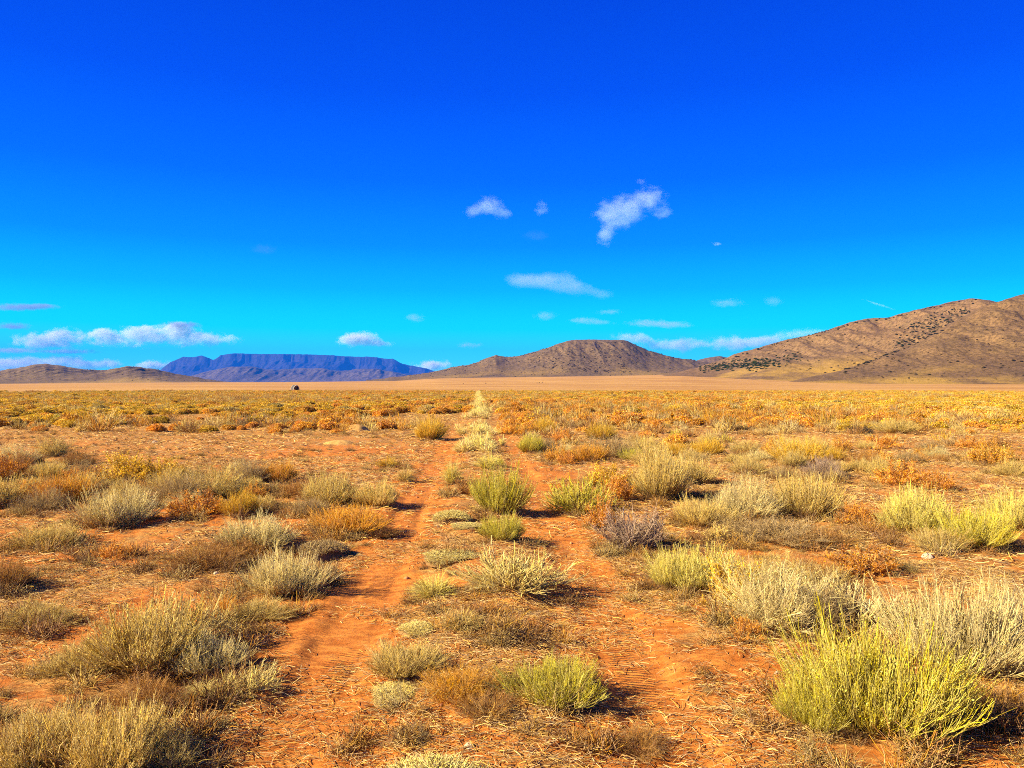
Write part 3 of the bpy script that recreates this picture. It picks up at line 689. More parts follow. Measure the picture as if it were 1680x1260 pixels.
for key, lst in lab.items():
    lst.sort()
    for i, (_, k) in enumerate(lst):
        size, c, kd, rel, nm = key
        w = {'leafy': 'bush', 'broom': 'broom shrub', 'wiry': 'wiry shrub'}[kd]
        cw = WORDS[c].replace('silvery ', '').replace('bright ', '').replace('-coloured', '')
        s = f"{ORD[i] if i < 12 else 'far '}{size} {cw} {w} {rel} {nm}"
        if i: s = s.replace(f'{ORD[i]}', f'{ORD[i].strip()}-nearest ', 1) if i < 12 else s
        else: s = ('nearest ' if len(lst) > 1 else '') + s
        LABEL[k] = s
PROTO = {}
for k, (kd, c, x, y, w, h, px, py) in enumerate(MIDOBJ):
    if y > 20:                                  # too small to show parts: one mesh
        v = k % 3; me = LOD[kd][v]
        o = obj(KIND[kd][0], me); o.location = (x, y, float(gz(x, y)) - .01); o.rotation_euler = (0, 0, random.uniform(0, 6.28)); o.scale = (w, w, h / .7)
        o['tint'] = [float(t) for t in np.array(COL[c]) * random.uniform(.9, 1.05)]
        tag(o, LABEL[k], KIND[kd][2], 'shrubs scattered over the plain'); PROTO.setdefault((kd, v), o)
    else:
        PLACED_n = len(PLACED); o = place(kd, c, x, y, w, h, LABEL[k], k, group='shrubs scattered over the plain'); del PLACED[PLACED_n:]
for v in range(2):                              # two distant tufts on the strip between the ruts
    x, y = AX * (26 + 5 * v), 26 + 5 * v
    o = obj('grass_tuft', LOD['tuft'][v]); o.location = (x, y, float(gz(x, y))); o.scale = (.55, .55, .5); o['tint'] = list(COL['ps'])
    tag(o, ['pale straw tuft in the middle of the far grassy strip', 'pale straw tuft farther back in the middle of the grassy strip'][v], 'grass tuft', 'tufts on the strip between the tracks'); PROTO[('tuft', v)] = o

# ------------------------------------------------------------------ scattered stuff (geometry nodes over a point mesh)
def scatter(name, protos, P, rot, scl, tint, vi, label=None, cat=None):
    me = bpy.data.meshes.new(name); n = len(P)
    me.vertices.add(n); me.vertices.foreach_set('co', np.asarray(P, np.float32).ravel())
    for an, ty, dat, key in (('rot', 'FLOAT_VECTOR', rot, 'vector'), ('scl', 'FLOAT_VECTOR', scl, 'vector'), ('tint', 'FLOAT_COLOR', tint, 'color')):
        a = me.attributes.new(an, ty, 'POINT'); a.data.foreach_set(key, np.asarray(dat, np.float32).ravel())
    a = me.attributes.new('vi', 'INT', 'POINT'); a.data.foreach_set('value', np.asarray(vi, np.int32))
    o = obj(name, me); tag(o, label, cat, kind='stuff')
    g = bpy.data.node_groups.new(name, 'GeometryNodeTree')
    g.interface.new_socket('Geometry', in_out='INPUT', socket_type='NodeSocketGeometry'); g.interface.new_socket('Geometry', in_out='OUTPUT', socket_type='NodeSocketGeometry')
    N, L = g.nodes, g.links; gi = N.new('NodeGroupInput'); go = N.new('NodeGroupOutput')
    jn = N.new('GeometryNodeJoinGeometry')
    for p in reversed(protos):
        oi = N.new('GeometryNodeObjectInfo'); oi.inputs['Object'].default_value = p; oi.inputs['As Instance'].default_value = False
        t = N.new('GeometryNodeGeometryToInstance'); L.new(oi.outputs['Geometry'], t.inputs[0]); L.new(t.outputs[0], jn.inputs[0])
    ip = N.new('GeometryNodeInstanceOnPoints'); ip.inputs['Pick Instance'].default_value = True
    def attr(nm, ty):
        a = N.new('GeometryNodeInputNamedAttribute'); a.data_type = ty; a.inputs['Name'].default_value = nm; return a.outputs[0]
    L.new(gi.outputs[0], ip.inputs['Points']); L.new(jn.outputs[0], ip.inputs['Instance'])
    L.new(attr('vi', 'INT'), ip.inputs['Instance Index'])
    er = N.new('FunctionNodeEulerToRotation'); L.new(attr('rot', 'FLOAT_VECTOR'), er.inputs[0]); L.new(er.outputs[0], ip.inputs['Rotation'])
    L.new(attr('scl', 'FLOAT_VECTOR'), ip.inputs['Scale'])
    L.new(ip.outputs[0], go.inputs[0])
    md = o.modifiers.new('scatter', 'NODES'); md.node_group = g
    return o

def far_shrubs():
    n0 = 240000
    # uniform over the ground wedge from 25 m to 205 m
    r = np.sqrt(rng.uniform(22 ** 2, 208 ** 2, n0)); a = rng.uniform(R(-48), R(48), n0)
    x = r * np.sin(a); y = r * np.cos(a)
    px = 840 + F * x / y; py = HZ + H * F / y
    cl = fbm(x / 4.5, y / 4.5, 77, 3); band = fbm(x / 35, y / 22, 90, 2)
    p = sstep(700, 688, py) if False else np.clip((712 - py) / 20, 0, 1)
    p = p * sstep(-.25, .30, cl + band * .7 + .10)
    p *= 1 - .8 * sstep(190, 207, r + 12 * fbm(x / 20, y / 20, 41, 2))
    strip = np.abs(trk(x, y)) < .48
    rutm = (np.abs(np.abs(trk(x, y)) - RUT) < np.interp(r, [20, 45, 90], [.5, .30, .12])) & ~strip
    p = np.where(rutm, 0, p)
    keep = rng.random(n0) < p * .44
    keep &= ~strip
    x, y, cl, px, py, r = [q[keep] for q in (x, y, cl, px, py, r)]
    # clear of the individually placed ones
    A = np.array([(q[0], q[1], q[2]) for q in PLACED if q[1] > 15])
    m = np.ones(len(x), bool)
    for ax, ay, ar in A: m &= (x - ax) ** 2 + (y - ay) ** 2 > (ar + .2) ** 2
    x, y, cl, px, py, r = [q[m] for q in (x, y, cl, px, py, r)]
    n = len(x); g = fbm(x / 14, y / 14, 78, 2) + rng.normal(0, .28, n)
    orange = fbm(x / 25, y / 18, 95, 2) * 1.2 + .45 - .9 * sstep(.12, .5, np.abs(px - 900) / 1600)
    fam = np.where(g > -.34, 2, np.where(g > -.48, 0, 1))           # 0 broom 1 wiry 2 leafy
    pal = {2: ['go', 'go', 'gr', 'go', 'ye'], 0: ['ye', 'st', 'go', 'go', 'ol'], 1: ['gy', 'ol', 'go', 'rb', 'gr']}
    tint = np.ones((n, 4), np.float32)
    for i in range(n):
        f = int(fam[i]); c = pal[f][rng.integers(5)]
        if f == 2: c = ('gr' if rng.random() < .6 else 'go') if rng.random() < orange[i] else ('ye' if rng.random() < .7 else ('go' if rng.random() < .6 else 'st'))
        tint[i, :3] = np.array(COL[c]) * rng.uniform(.62, 1.05)
    w = rng.uniform(.45, .95, n) * np.where(rng.random(n) < .12, 1.35, 1); h = w * rng.uniform(.46, .68, n)
    z = gz(x, y, False) - .01
    keys = [('broom', 0), ('broom', 1), ('broom', 2), ('wiry', 0), ('wiry', 1), ('wiry', 2), ('leafy', 0), ('leafy', 1), ('leafy', 2)]
    protos = [PROTO[k] for k in keys]
    vi = fam * 3 + rng.integers(0, 3, n)
    rot = np.stack([rng.normal(0, .08, n), rng.normal(0, .08, n), rng.uniform(0, 6.28, n)], 1)
    scatter('distant_shrubs', protos, np.stack([x, y, z], 1), rot, np.stack([w, w, h / .7], 1), tint, vi, 'golden and orange shrubs covering the plain into the distance', 'shrubland')
    print('far shrubs', n)
    # pale tufts on the strip between the ruts
    n = 2700; y = rng.uniform(17.5 ** 1.4, 195 ** 1.4, n) ** (1 / 1.4); y = y[vnoise(y * .6, y * 0, 71) > .30]; n = len(y); u = rng.normal(0, .24, n) + .12 * np.sin(y * .3); x = AX * y + u
    w = rng.uniform(.3, .7, n); h = rng.uniform(.22, .48, n)
    tint = np.ones((n, 4)); tint[:, :3] = np.where(rng.random((n, 1)) < .6, COL['ps'], COL['lg']) * rng.uniform(.75, 1.08, (n, 1))
    scatter('median_grass', [PROTO[('tuft', 0)], PROTO[('tuft', 1)]], np.stack([x, y, gz(x, y, False)], 1), np.stack([0 * x, 0 * x, rng.uniform(0, 6, n)], 1), np.stack([w, w, h / .7], 1), tint, rng.integers(0, 2, n),
            'pale straw grass lining the strip between the wheel tracks', 'grass')
far_shrubs()

def hill_shrubs():
    pts = []; tint = []; size = []
    def add(key, px, py, s, c):
        pxs, T, X, Y, Z, row, nr = HILLS[key]
        j = int(np.argmin(np.abs(pxs - px))); colr = row[:nr, j]
        i = int(np.argmin(np.abs(colr - py)))
        if abs(colr[i] - py) > 4: return
        pts.append((X[i, j], Y[i, j], Z[i, j] - .25)); tint.append((*(np.array(c) * random.uniform(.7, 1.3)), 1)); size.append(s * random.uniform(.9, 1.8))
    dk = (.05, .045, .018); gn = (.03, .06, .015); br = (.10, .06, .03)
    U = random.uniform
    for _ in range(300): q = U(0, 1); add('right', 1152 + 105 * q + U(-10, 25), 604 - 10 * q + random.gauss(0, 4), 3.2, gn)
    for _ in range(90): q = U(0, 1); add('right', 1225 + 90 * q, 604 - 20 * q + random.gauss(0, 5), 2.6, gn)
    for _ in range(330): q = U(0, 1); add('right', 1470 + 120 * q + U(-10, 10), 545 - 50 * q + U(-2, 28), 2.8, gn if U(0, 1) < .6 else dk)
    for _ in range(150): q = U(0, 1); px = 1190 + 450 * q; add('right', px, ramp_px(px, [(1188, 590), (1236, 574), (1300, 556), (1365, 540), (1420, 524), (1461, 521.5), (1509, 508), (1590, 491), (1640, 496)]) + U(.0, 3), 3.0, dk)
    for _ in range(190): add('right', U(1250, 1560), U(535, 612), 2.3, dk)
    for _ in range(70): q = U(0, 1); add('spur', 1385 + 165 * q, 609 - 70 * q + random.gauss(0, 2.0) + 2, 2.6, dk)
    for _ in range(260): add('spur', U(1400, 1690), U(500, 625), 1.5, br)
    for _ in range(40): add('spur', U(1380, 1690), U(540, 620), 2.5, dk)
    for _ in range(420): add('mid', random.gauss(960, 60), U(570, 612), 3.2, dk if U(0, 1) < .6 else br)
    for _ in range(420): add('mid', U(660, 1150), U(562, 622), 2.8, br if U(0, 1) < .6 else dk)
    for _ in range(120): q = U(0, 1); px = 700 + 440 * q; add('mid', px, ramp_px(px, [(704, 612.5), (768, 600), (813, 584), (865, 581), (916, 564.5), (1029, 560), (1064, 576), (1122, 589)]) + U(0, 2), 3.0, dk)
    for _ in range(90): add('left', U(0, 340), U(600, 625), 3.2, (.16, .12, .045))
    for _ in range(30): add('left', 148 + random.gauss(0, 2), 608, 3.4, dk)
    n = len(pts); size = np.array(size)
    protos = [PROTO[k] for k in (('leafy', 0), ('leafy', 1), ('leafy', 2), ('wiry', 0))]
    scatter('hillside_bushes', protos, pts, np.stack([np.zeros(n), np.zeros(n), rng.uniform(0, 6, n)], 1), np.stack([size, size, size * .8], 1), tint, rng.integers(0, 4, n),
            'dark bushes dotted over the hillsides', 'bushes')
    print('hill shrubs', n)
hill_shrubs()

def undergrowth():
    protos = []
    for v in range(3):                              # three single sprigs that stand near the track, repeated all over the ground as cover
        g = np.random.default_rng(900 + v); n = 130
        ph = g.uniform(0, 2 * pi, n); th = 1.45 * np.sqrt(g.random(n)); ln = g.uniform(.4, 1, n)
        E = np.stack([np.sin(th) * np.cos(ph) * .5, np.sin(th) * np.sin(ph) * .5, np.cos(th) * .6 + .04], 1) * ln[:, None]
        B = np.stack([g.normal(0, .16, n), g.normal(0, .16, n), 0 * ph - .03], 1)
        M = bez(B, B * .6 + E * .5 + g.normal(0, .06, (n, 3)), B * .8 + E, 5); M[:, 1:] += g.normal(0, .015, (n, 4, 3))
        me = mk('sprig', tubes(M, .0085 * np.linspace(1, .5, 5)[None] * g.uniform(.5, 1.2, (n, 1)), np.linspace(.15, 1, 5)[None].repeat(n, 0), g.random((n, 2))))
        px, py = ((640, 1010), (1165, 1060), (560, 1235))[v]; x, y = gp(px, py)
        o = obj('dry_sprig', me); o.location = (x, y, float(gz(x, y))); o.scale = (.22, .22, .18); o['tint'] = [.72, .42, .12]
        tag(o, ('small dry sprig between the left track and the straw grass tuft', 'small dry sprig on bare red sand right of the right wheel track', 'small dry sprig in the left wheel track near the bottom edge')[v], 'dry plant', 'dry sprigs'); protos.append(o)
    n = 18500; r = np.sqrt(rng.uniform(2.8 ** 2, 42 ** 2, n)) ; r = np.where(rng.random(n) < .55, rng.uniform(2.8, 20, n), r); a = rng.uniform(R(-1), R(1), n) * np.where(r < 14, 52, 42); x = r * np.sin(a); y = r * np.cos(a)
    u = np.abs(np.abs(trk(x, y)) - RUT); cl = fbm(x / .8, y / .8, 44, 3) + .5 * fbm(x / 3, y / 3, 45, 2)
    A = np.array([q for q in PLACED if q[1] < 30]); near = np.zeros(n)
    for ax, ay, ar in A: near = np.maximum(near, np.exp(-(np.maximum(np.hypot(x - ax, y - ay) - ar, 0) / (.14 + .25 * ar)) ** 2))
    p = np.clip(.46 * sstep(-.05, .5, cl) + .5 * near, 0, 1) * sstep(.18, .42, u) * np.where(r > 20, .8, 1) * np.where(np.abs(trk(x, y)) < .5, .45, 1)
    k = rng.random(n) < p; x, y, r, near, cl = x[k], y[k], r[k], near[k], cl[k]; n = len(x)
    s = rng.uniform(.07, .24, n) * (1 + .5 * near) * (1 + .02 * r)
    tint = np.ones((n, 4)); pal = np.array([(.78, .50, .15), (.55, .26, .07), (.70, .36, .09), (.84, .60, .20), (.40, .20, .08), (.66, .46, .16), (.80, .44, .10)])
    tint[:, :3] = pal[rng.integers(0, 7, n)] * rng.uniform(.55, 1.0, (n, 1))
    scatter('dry_undergrowth', protos, np.stack([x, y, gz(x, y) - .005], 1), np.stack([rng.normal(0, .15, n), rng.normal(0, .15, n), rng.uniform(0, 6, n)], 1), np.stack([s, s, s * rng.uniform(.4, 1.0, n)], 1), tint,
            rng.integers(0, 3, n), 'low dry brown and straw undergrowth between the shrubs', 'undergrowth')
    print('undergrowth', n)
undergrowth()

# ------------------------------------------------------------------ litter, stubble, small stones on the near ground
def litter():
    def area(n, r0, r1):
        r = np.sqrt(rng.uniform(r0 ** 2, r1 ** 2, n)); a = rng.uniform(R(-1), R(1), n) * np.where(r < 12, 50, 38); return r * np.sin(a), r * np.cos(a)
    parts = []
    for n, r0, r1, ln, wd in ((140000, 2.6, 8, .055, .0016), (80000, 8, 18, .10, .0035), (60000, 18, 45, .13, .007)):
        x, y = area(n, r0, r1); u = np.abs(np.abs(trk(x, y)) - RUT)
        cl = fbm(x / .55, y / .55, 21, 3) + .6 * fbm(x / 2.5, y / 2.5, 22, 2)
        p = sstep(-.55, .25, cl) * (.52 + .48 * sstep(.1, .4, u))
        k = rng.random(n) < p; x, y = x[k], y[k]; n = len(x)
        z = gz(x, y) + rng.uniform(.001, .012, n) * (1 + r0 / 10)
        ph = np.where(rng.random(n) < .5, rng.normal(0, .5, n), rng.uniform(0, 6.28, n)); l = ln * rng.uniform(.4, 1.6, n)
        d = np.stack([np.cos(ph), np.sin(ph), rng.normal(.05, .22, n)], 1) * l[:, None]
        B = np.stack([x, y, z], 1); M = bez(B - d / 2, B + rng.normal(0, .12, (n, 3)) * l[:, None] + np.array([0, 0, 1]) * l[:, None] * .08, B + d / 2, 3)
        parts.append(tubes(M, wd * np.ones((n, 3)) * rng.uniform(.5, 1.3, (n, 1)), np.repeat(rng.random((n, 1)) ** .6, 3, 1), rng.random((n, 2)), 3))
    V, Fq, C = join(parts)
    o = obj('ground_litter', mk('ground_litter', (V, Fq, C))); o['tint'] = [.78, .50, .17]; tag(o, 'dry straw and twig litter strewn over the red sand', 'litter', kind='stuff')
    # short dead sprigs
    n = 7200; x, y = area(n, 2.7, 30); r = np.hypot(x, y); u = np.abs(np.abs(trk(x, y)) - RUT)
    cl = fbm(x / .9, y / .9, 33, 3); k = (rng.random(n) < sstep(-.1, .45, cl)) & (u > .25); x, y = x[k], y[k]; n = len(x)
    m = 16; B = np.repeat(np.stack([x, y, gz(x, y) - .005], 1), m, 0); s = np.repeat(rng.uniform(.035, .12, n), m)
    B[:, :2] += rng.normal(0, .02, (n * m, 2)); ph = rng.uniform(0, 6.28, n * m); th = rng.uniform(.2, 1.4, n * m)
    d = np.stack([np.sin(th) * np.cos(ph), np.sin(th) * np.sin(ph), np.cos(th)], 1) * s[:, None]
    M = bez(B, B + d * .5 + rng.normal(0, .012, (n * m, 3)), B + d, 3)
    o = obj('dead_stubble', mk('dead_stubble', tubes(M, .0018 * np.ones((n * m, 3)), np.tile([.2, .6, 1], (n * m, 1)), np.repeat(rng.random((n, 2)), m, 0))))
    o['tint'] = [.50, .27, .10]; tag(o, 'short reddish dead sprigs between the shrubs', 'stubble', kind='stuff')
    # clods and pebbles
    n = 5200; x, y = area(n, 2.7, 16); s = np.minimum(rng.pareto(2.6, n) * .004 + .003, .028)
    ico = np.array([(1, 0, 0), (-1, 0, 0), (0, 1, 0), (0, -1, 0), (0, 0, .8), (0, 0, -.8)], float); fc = np.array([(0, 2, 4), (2, 1, 4), (1, 3, 4), (3, 0, 4), (2, 0, 5), (1, 2, 5), (3, 1, 5), (0, 3, 5)])
    V = ico[None] * rng.uniform(.6, 1.25, (n, 6, 1)) * s[:, None, None] + np.stack([x, y, gz(x, y) + s * .15], 1)[:, None]
    Fq = (fc[None] + (np.arange(n) * 6)[:, None, None]).reshape(-1, 3); C = np.zeros((n, 6, 3)); C[..., 0] = 1; C[..., 1] = rng.random((n, 1)); C[..., 2] = .4
    o = obj('pebbles', mesh_np('pebbles', V.reshape(-1, 3), Fq, PLANT, {'Col': C.reshape(-1, 3)})); o['tint'] = [.50, .20, .07]; tag(o, 'small clods and pebbles on the sand', 'pebbles', kind='stuff')
litter()

# ------------------------------------------------------------------ sand mounds, stones, shelter, lone bushes
def earth_mat(name, c1, c2, sc):
    m, N, L, b = new_mat(name); P = N.new('ShaderNodeTexCoord').outputs['Object']
    n = noise(N, L, P, sc, 6, .7); L.new(mixc(N, L, mapr(N, L, n, .35, .65), c1, c2), b.inputs['Base Color'])
    bp = N.new('ShaderNodeBump'); bp.inputs['Strength'].default_value = .7; bp.inputs['Distance'].default_value = .03; L.new(n, bp.inputs['Height']); L.new(bp.outputs[0], b.inputs['Normal'])
    return m
SAND = earth_mat('mound_sand', (.50, .25, .07), (.62, .35, .11), 6)
STONE = earth_mat('stone', (.42, .30, .20), (.62, .48, .34), 9)
def blob(name, x, y, w, h, mat, seed, flat=1.3, amp=.12, sink=0.02, n=40):
    a = np.linspace(0, 2 * pi, n, endpoint=False); b = np.linspace(0, 1, 14); B, A = np.meshgrid(b, a, indexing='ij')
    q = 1 + amp * fbm(np.cos(A) * 1.7 + seed, np.sin(A) * 1.7, seed, 3)
    rr = B * w / 2 * q; X = rr * np.cos(A); Y = rr * np.sin(A); Z = h * (1 - B ** flat) ** 1.2 * (1 + amp * fbm(X / w * 6, Y / w * 6, seed + 3, 3)) - sink
    V = np.stack([X, Y, Z], -1).reshape(-1, 3); i = np.arange(13)[:, None]; j = np.arange(n)[None]; j2 = (j + 1) % n
    Fq = np.stack([i * n + j, (i + 1) * n + j, (i + 1) * n + j2, i * n + j2], -1).reshape(-1, 4)
    o = obj(name, mesh_np(name, V, Fq, mat, smooth=True)); o.location = (x, y, float(gz(x, y))); return o
for px, py, w, h, lb in ((585, 708, 46, 13, 'pale sand mound left of the track on the plain'), (556, 728, 52, 7, 'flat sandy mound before the pale one left of the track'), (1410, 768, 56, 17, 'pale sand mound with an orange bush on it, right middle ground'),
                         (1625, 800, 30, 8, 'low sandy hump near the right edge')):
    x, y = gp(px, py); tag(blob('sand_mound', x, y, w * y / F * 1.1, h * y / F * .95, SAND, px, 2.4), lb, 'sand mound', 'sand mounds')
for px, py, w, lb in ((1522, 916, 20, 'pale flat stone on bare ground before the rounded lime broom'), (254, 727, 11, 'dark stone lying on the open litter at left'), (318, 984, 8, 'small pale stone behind the large left shrub'),
                      (1275, 1108, 10, 'small pale stone on the bare sand right of the track'), (770, 1240, 18, 'pale stone near the bottom edge between the tracks'), (355, 942, 9, 'small pale stone by the reddish-brown wiry shrub')):
    x, y = gp(px, py); tag(blob('stone', x, y, w * y / F, w * y / F * .38, STONE, px, 3, .3, .0), lb, 'stone', 'loose stones')

def shelter():
    x, y = gp(484, 640.6); r = bpy.data.objects.new('tin_shelter', None); col.objects.link(r); r.location = (x, y, float(gz(x, y, False))); r.rotation_euler = (0, 0, R(34)); r.scale = (.7, .8, .85)
    tag(r, 'tiny round-roofed tin shelter standing alone on the far plain', 'shelter')
    def mt(n, c, ro=.6, me=0.):
        m, N, L, b = new_mat(n); b.inputs['Roughness'].default_value = ro; b.inputs['Metallic'].default_value = me
        P = N.new('ShaderNodeTexCoord').outputs['Object']; nn = noise(N, L, P, 3, 5, .7)
        L.new(mixc(N, L, mapr(N, L, nn, .4, .65), c, tuple(v * .55 for v in c)), b.inputs['Base Color']); return m
    tin = mt('rusty_tin', (.10, .085, .08)); wall = mt('brown_wall', (.22, .12, .08)); pale = mt('pale_paint', (.58, .50, .44)); dk = mt('painted_inside_shade', (.02, .015, .012))
    W, Hh, D = 1.35, 1.75, 3.0; n = 25
    a = np.linspace(0, pi, n)
    def arch(s, y0, y1, z0=0.0, cap=False):
        ex = np.cos(a) * W * s; ez = np.sin(a) * Hh * s + z0
        V = [(ex[i], yy, ez[i]) for yy in (y0, y1) for i in range(n)]
        return V
    # corrugated curved roof: inner and outer skin
    ny = 31; V = []; 
    for s in (1.0, .97):
        for k in range(ny):
            yy = -D / 2 + D * k / (ny - 1); c = 1 + .012 * (k % 2)
            V += [(np.cos(t) * W * s * c, yy, np.sin(t) * Hh * s * c) for t in a]
    V = np.array(V); idx = np.arange(2 * ny * n).reshape(2, ny, n)
    Fq = np.concatenate([np.stack([idx[q, :-1, :-1], idx[q, :-1, 1:], idx[q, 1:, 1:], idx[q, 1:, :-1]], -1).reshape(-1, 4) for q in (0, 1)] +
                        [np.stack([idx[0, e, :-1], idx[1, e, :-1], idx[1, e, 1:], idx[0, e, 1:]], -1).reshape(-1, 4) for e in (0, ny - 1)])
    obj('roof', mesh_np('roof', V, Fq, tin), r)
    def band(s0, s1, y0, y1, m, name, par):
        V = []
        for yy in (y0, y1):
            for s in (s0, s1): V += [(np.cos(t) * W * s, yy, max(np.sin(t) * Hh * s, 0)) for t in a]
        idx = np.arange(4 * n).reshape(4, n); P_ = [(0, 1), (2, 3), (0, 2), (1, 3)]
        Fq = np.concatenate([np.stack([idx[p, :-1], idx[p, 1:], idx[q, 1:], idx[q, :-1]], -1) for p, q in P_])
        return obj(name, mesh_np(name, np.array(V), Fq, m), par)
    band(.93, 1.05, -D / 2 - .08, -D / 2 - .003, pale, 'arch_trim', r); band(.93, 1.05, D / 2 + .003, D / 2 + .08, pale, 'arch_trim', r)
    for sg in (-1, 1):
        w = band(.0, .965, sg * (D / 2 - .12), sg * (D / 2 - .06), wall, 'end_wall', r)
    yf = -D / 2 - .0
    def box(x0, x1, y0, y1, z0, z1, m, name, par):
        V = [(x_, y_, z_) for z_ in (z0, z1) for y_ in (y0, y1) for x_ in (x0, x1)]
        return obj(name, mesh_np(name, V, [(0, 1, 3, 2), (4, 6, 7, 5), (0, 4, 5, 1), (2, 3, 7, 6), (0, 2, 6, 4), (1, 5, 7, 3)], m), par)
    box(.05, .75, -D / 2 + .02, -D / 2 + .055, 0, 1.25, dk, 'doorway_shade_panel', r); box(-.85, -.35, -D / 2 + .02, -D / 2 + .055, .5, 1.05, dk, 'window_shade_panel', r)  # near-black panels on the wall, shade of the interior painted as colour
shelter()
for k, (px, py, s) in enumerate(((760, 636.2, 1.5), (797, 637.2, 1.9), (828, 637, 1.2), (881, 635.6, 1.7), (885, 635.9, 1.9), (890, 635.6, 1.9))):
    y = 520.; x = (px - 840) / F * y; o = obj('plain_bush', LOD['leafy'][k % 3]); o.location = (x, y, float(gz(x, y, False)) - .1); o.scale = (s * .6, s * .6, s * .6); o['tint'] = [.07, .045, .03]
    tag(o, ['tiny dark bush on the pale plain above the left side of the track', 'tiny dark bush on the pale plain just right of where the track vanishes', 'faintest tiny dark bush alone on the pale plain right of the track end',
            'left of three tiny dark bushes in a row before the middle hill', 'middle of three tiny dark bushes in a row before the middle hill', 'right of three tiny dark bushes in a row before the middle hill'][k], 'bush', 'tiny dark bushes on the pale plain')

# ------------------------------------------------------------------ air
def haze():
    V = [(sx_ * 30000, sy_ * 30000, z) for z in (-60, 1400) for sy_ in (-1, 1) for sx_ in (-1, 1)]
    me = mesh_np('haze', V, [(0, 2, 3, 1), (4, 5, 7, 6), (0, 1, 5, 4), (2, 6, 7, 3), (0, 4, 6, 2), (1, 3, 7, 5)])
    m = bpy.data.materials.new('air'); m.use_nodes = True; t = m.node_tree; t.nodes.remove(t.nodes['Principled BSDF'])
    v = t.nodes.new('ShaderNodeVolumePrincipled'); v.inputs['Density'].default_value = 3.4e-5; v.inputs['Color'].default_value = (.010, .18, 1.0, 1)
    t.links.new(v.outputs[0], t.nodes['Material Output'].inputs['Volume']); me.materials.append(m)
    tag(obj('haze', me), kind='stuff')
haze()

# ------------------------------------------------------------------ clouds (real volumes, far outside the haze)
def cloud(label, puffs, dens=1.0, colr=(1, 1, 1), D=42000., ns=1.0, amp=1.5, thin=.55, kind='cloud', sub=.55, tilt=0.0):
    import bmesh
    cx = sum(p[0] for p in puffs) / len(puffs); cy = sum(p[1] for p in puffs) / len(puffs)
    O = np.array(((cx - 840) / F * D, D, H + (HZ - cy) / F * D)); k = D / F
    bm = bmesh.new()
    for px, py, rx, ry in puffs:
        c = np.array(((px - cx) * k, 0, (cy - py) * k)); ex = 1.18
        for a in np.linspace(0, 2 * pi, 14, endpoint=False):
            for b in (-1.2, -.75, -.3, .3, .75, 1.2):
                bm.verts.new((c[0] + rx * k * ex * math.cos(a) * math.cos(b), max(rx * thin, ry) * k * ex * math.sin(a) * math.cos(b), c[2] + ry * k * ex * math.sin(b)))
    g = bmesh.ops.convex_hull(bm, input=bm.verts)
    bmesh.ops.delete(bm, geom=[v for v in bm.verts if not v.link_faces], context='VERTS')
    me = bpy.data.meshes.new('cloud'); bm.to_mesh(me); bm.free()
    m = bpy.data.materials.new('cloud_vapour'); m.use_nodes = True; t = m.node_tree; N, L = t.nodes, t.links; N.remove(N['Principled BSDF'])
    P = N.new('ShaderNodeTexCoord').outputs['Object']; f = None
    S = np.mean([min(p[2], p[3] * 2) for p in puffs]) * k
    nz = N.new('ShaderNodeTexNoise'); nz.inputs['Scale'].default_value = 1.5 * ns / S; nz.inputs['Detail'].default_value = 7; nz.inputs['Roughness'].default_value = .66
    mpn = N.new('ShaderNodeMapping'); mpn.inputs['Location'].default_value = (cx * 97., cy * 53., 0); mpn.inputs['Scale'].default_value = (.8, 1, 1.25); L.new(P, mpn.inputs['Vector']); L.new(mpn.outputs[0], nz.inputs['Vector'])
    for px, py, rx, ry in puffs:
        mp = N.new('ShaderNodeMapping'); mp.vector_type = 'TEXTURE'
        mp.inputs['Location'].default_value = ((px - cx) * k, 0, (cy - py) * k); mp.inputs['Scale'].default_value = (rx * k, max(rx * thin, ry) * k, ry * k)
        L.new(P, mp.inputs['Vector']); ln = N.new('ShaderNodeVectorMath'); ln.operation = 'LENGTH'; L.new(mp.outputs[0], ln.inputs[0])
        v = mapr(N, L, ln.outputs['Value'], 0, 1.18, 1, 0)
        f = v if f is None else mth(N, L, 'ADD', f, v)
    f = mth(N, L, 'MINIMUM', f, 1.1)
    q = mth(N, L, 'ADD', f, mth(N, L, 'MULTIPLY', mth(N, L, 'SUBTRACT', nz.outputs['Fac'], .5), amp * 1.7))
    q = mth(N, L, 'MULTIPLY', mapr(N, L, q, .27, .27 + sub * 1.7), mapr(N, L, f, 0, .2))
    pv = N.new('ShaderNodeVolumePrincipled'); pv.inputs['Color'].default_value = (*colr, 1); pv.inputs['Anisotropy'].default_value = .0
    L.new(mth(N, L, 'MULTIPLY', q, dens * 6.0 / (S * 2)), pv.inputs['Density']); L.new(pv.outputs[0], N['Material Output'].inputs['Volume'])
    me.materials.append(m); o = obj(kind, me); o.location = O; o.rotation_euler = (0, tilt, 0); tag(o, label, 'cloud', 'clouds in the deep blue sky'); return o
W1 = (1, 1, 1); G1 = (.62, .66, .85)
cloud('rounded white cloud, left one of the two high bright clouds', [(775, 348, 24, 14), (803, 338, 32, 22), (826, 350, 22, 14)], .16, (.9, .88, 1))
cloud('faint small lavender wisp between the two high bright clouds', [(888, 342, 17, 17)], .05)
cloud('largest ragged white cloud high right of centre', [(997, 350, 30, 30), (995, 388, 20, 24), (1030, 335, 30, 26), (1066, 326, 36, 28), (1088, 350, 22, 14), (1018, 362, 30, 20), (1040, 350, 30, 18), (1050, 298, 14, 8)], .15, (.9, .88, 1), amp=1.7)
cloud('long flat lavender cloud with a tapering right tail', [(860, 460, 50, 18), (912, 462, 58, 24), (950, 475, 40, 16), (990, 483, 32, 11)], .22, (.72, .70, .9), amp=.9)
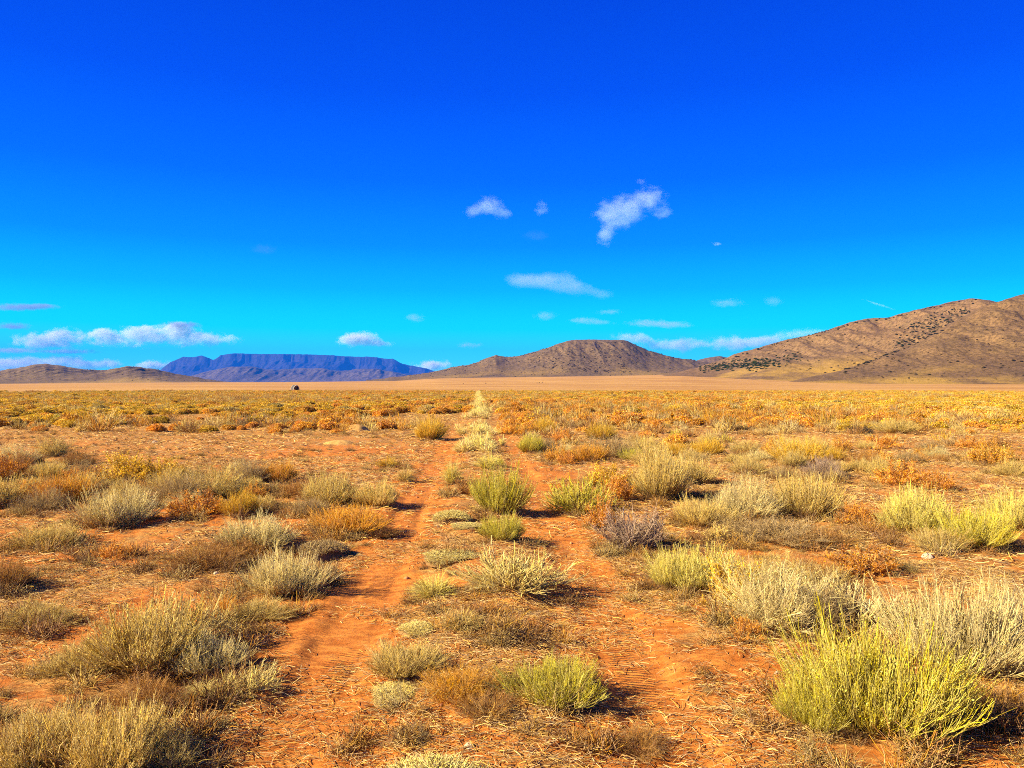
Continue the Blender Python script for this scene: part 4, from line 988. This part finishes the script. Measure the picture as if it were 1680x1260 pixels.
cloud('small grey-white puff above the right end of the mesa', [(680, 521, 22, 10)], .25, G1)
cloud('small lavender puff right of centre, below the long flat cloud', [(895, 519, 26, 10)], .2, G1)
cloud('thin grey cloud streak right of the small lavender puff', [(960, 526, 40, 8), (990, 530, 25, 6)], .14, G1)
cloud('long row of white cumulus above the left hills', [(60, 560, 48, 18), (105, 556, 44, 22), (168, 555, 42, 19), (228, 553, 52, 23), (292, 550, 50, 24), (345, 557, 54, 14), (165, 547, 22, 11), (236, 543, 28, 13), (288, 540, 30, 14), (95, 548, 24, 11)], 1.3, ns=1.6, amp=1.9)
cloud('low white cloud on the horizon at the left edge', [(-10, 600, 70, 20), (50, 598, 55, 18), (110, 595, 50, 18), (150, 600, 40, 12)], 1.5, ns=1.4, amp=1.2)
cloud('low pale cloud behind the saddle of the left hills', [(180, 597, 34, 13)], 1.6)
cloud('low bright cloud just left of the mesa', [(255, 600, 48, 12)], 2.2)
cloud('single white cumulus above the middle of the mesa', [(575, 560, 34, 12), (597, 555, 38, 16), (625, 565, 30, 8)], 1.3)
cloud('low bright cloud at the right foot of the mesa', [(712, 600, 42, 14)], 2.6)
cloud('thin grey scrap of cloud above the left shoulder of the middle hill', [(772, 567, 30, 7)], .2, G1)
cloud('long low white cloud bank between the middle and the right hill', [(1040, 556, 46, 14), (1110, 566, 66, 16), (1210, 563, 70, 16), (1260, 560, 40, 12)], .7, (.85, .88, 1), amp=2.0)
cloud('long grey-lavender streak above the low white bank', [(1060, 530, 50, 9), (1105, 533, 44, 9)], .2, G1)
cloud('faint purple-grey cloud, left of the pair above the right hill', [(1195, 497, 40, 10)], .12, G1)
cloud('faint purple-grey cloud, right of the pair above the right hill', [(1268, 493, 26, 11)], .13, G1)
cloud('dark blue-grey flat cloud at the left edge, upper one', [(30, 504, 60, 8), (70, 502, 36, 6)], .4, (.35, .42, .7))
cloud('dark blue-grey flat cloud at the left edge, lower one', [(22, 535, 40, 8)], .5, (.35, .42, .7))
cloud('dark blue-grey crest above the row of white cumulus', [(298, 533, 44, 8)], .5, (.35, .42, .7))
cloud('faint dark wisp alone in the blue left of centre', [(435, 410, 30, 14)], .16, (.12, .25, .6))
cloud('tiny white wisp above the left side of the right hill', [(1176, 400, 10, 5)], .12)
cloud('thin white contrail slanting above the right hill', [(1443, 500, 42, 3.0)], .13, amp=.9, kind='contrail', thin=.08, tilt=R(17))
cloud('faint dark wisp under the left high white cloud', [(880, 388, 34, 12)], .09, (.12, .25, .6))
cloud('small grey scrap of cloud above the faint lavender puff', [(1000, 512, 30, 6)], .1, G1)
cloud('thin grey veil under the row of white cumulus at left', [(20, 575, 60, 7), (110, 577, 70, 6)], .25, (.6, .65, .85))
cloud('pale veil right of the long low white bank', [(1330, 545, 60, 9), (1290, 552, 50, 9)], .12)
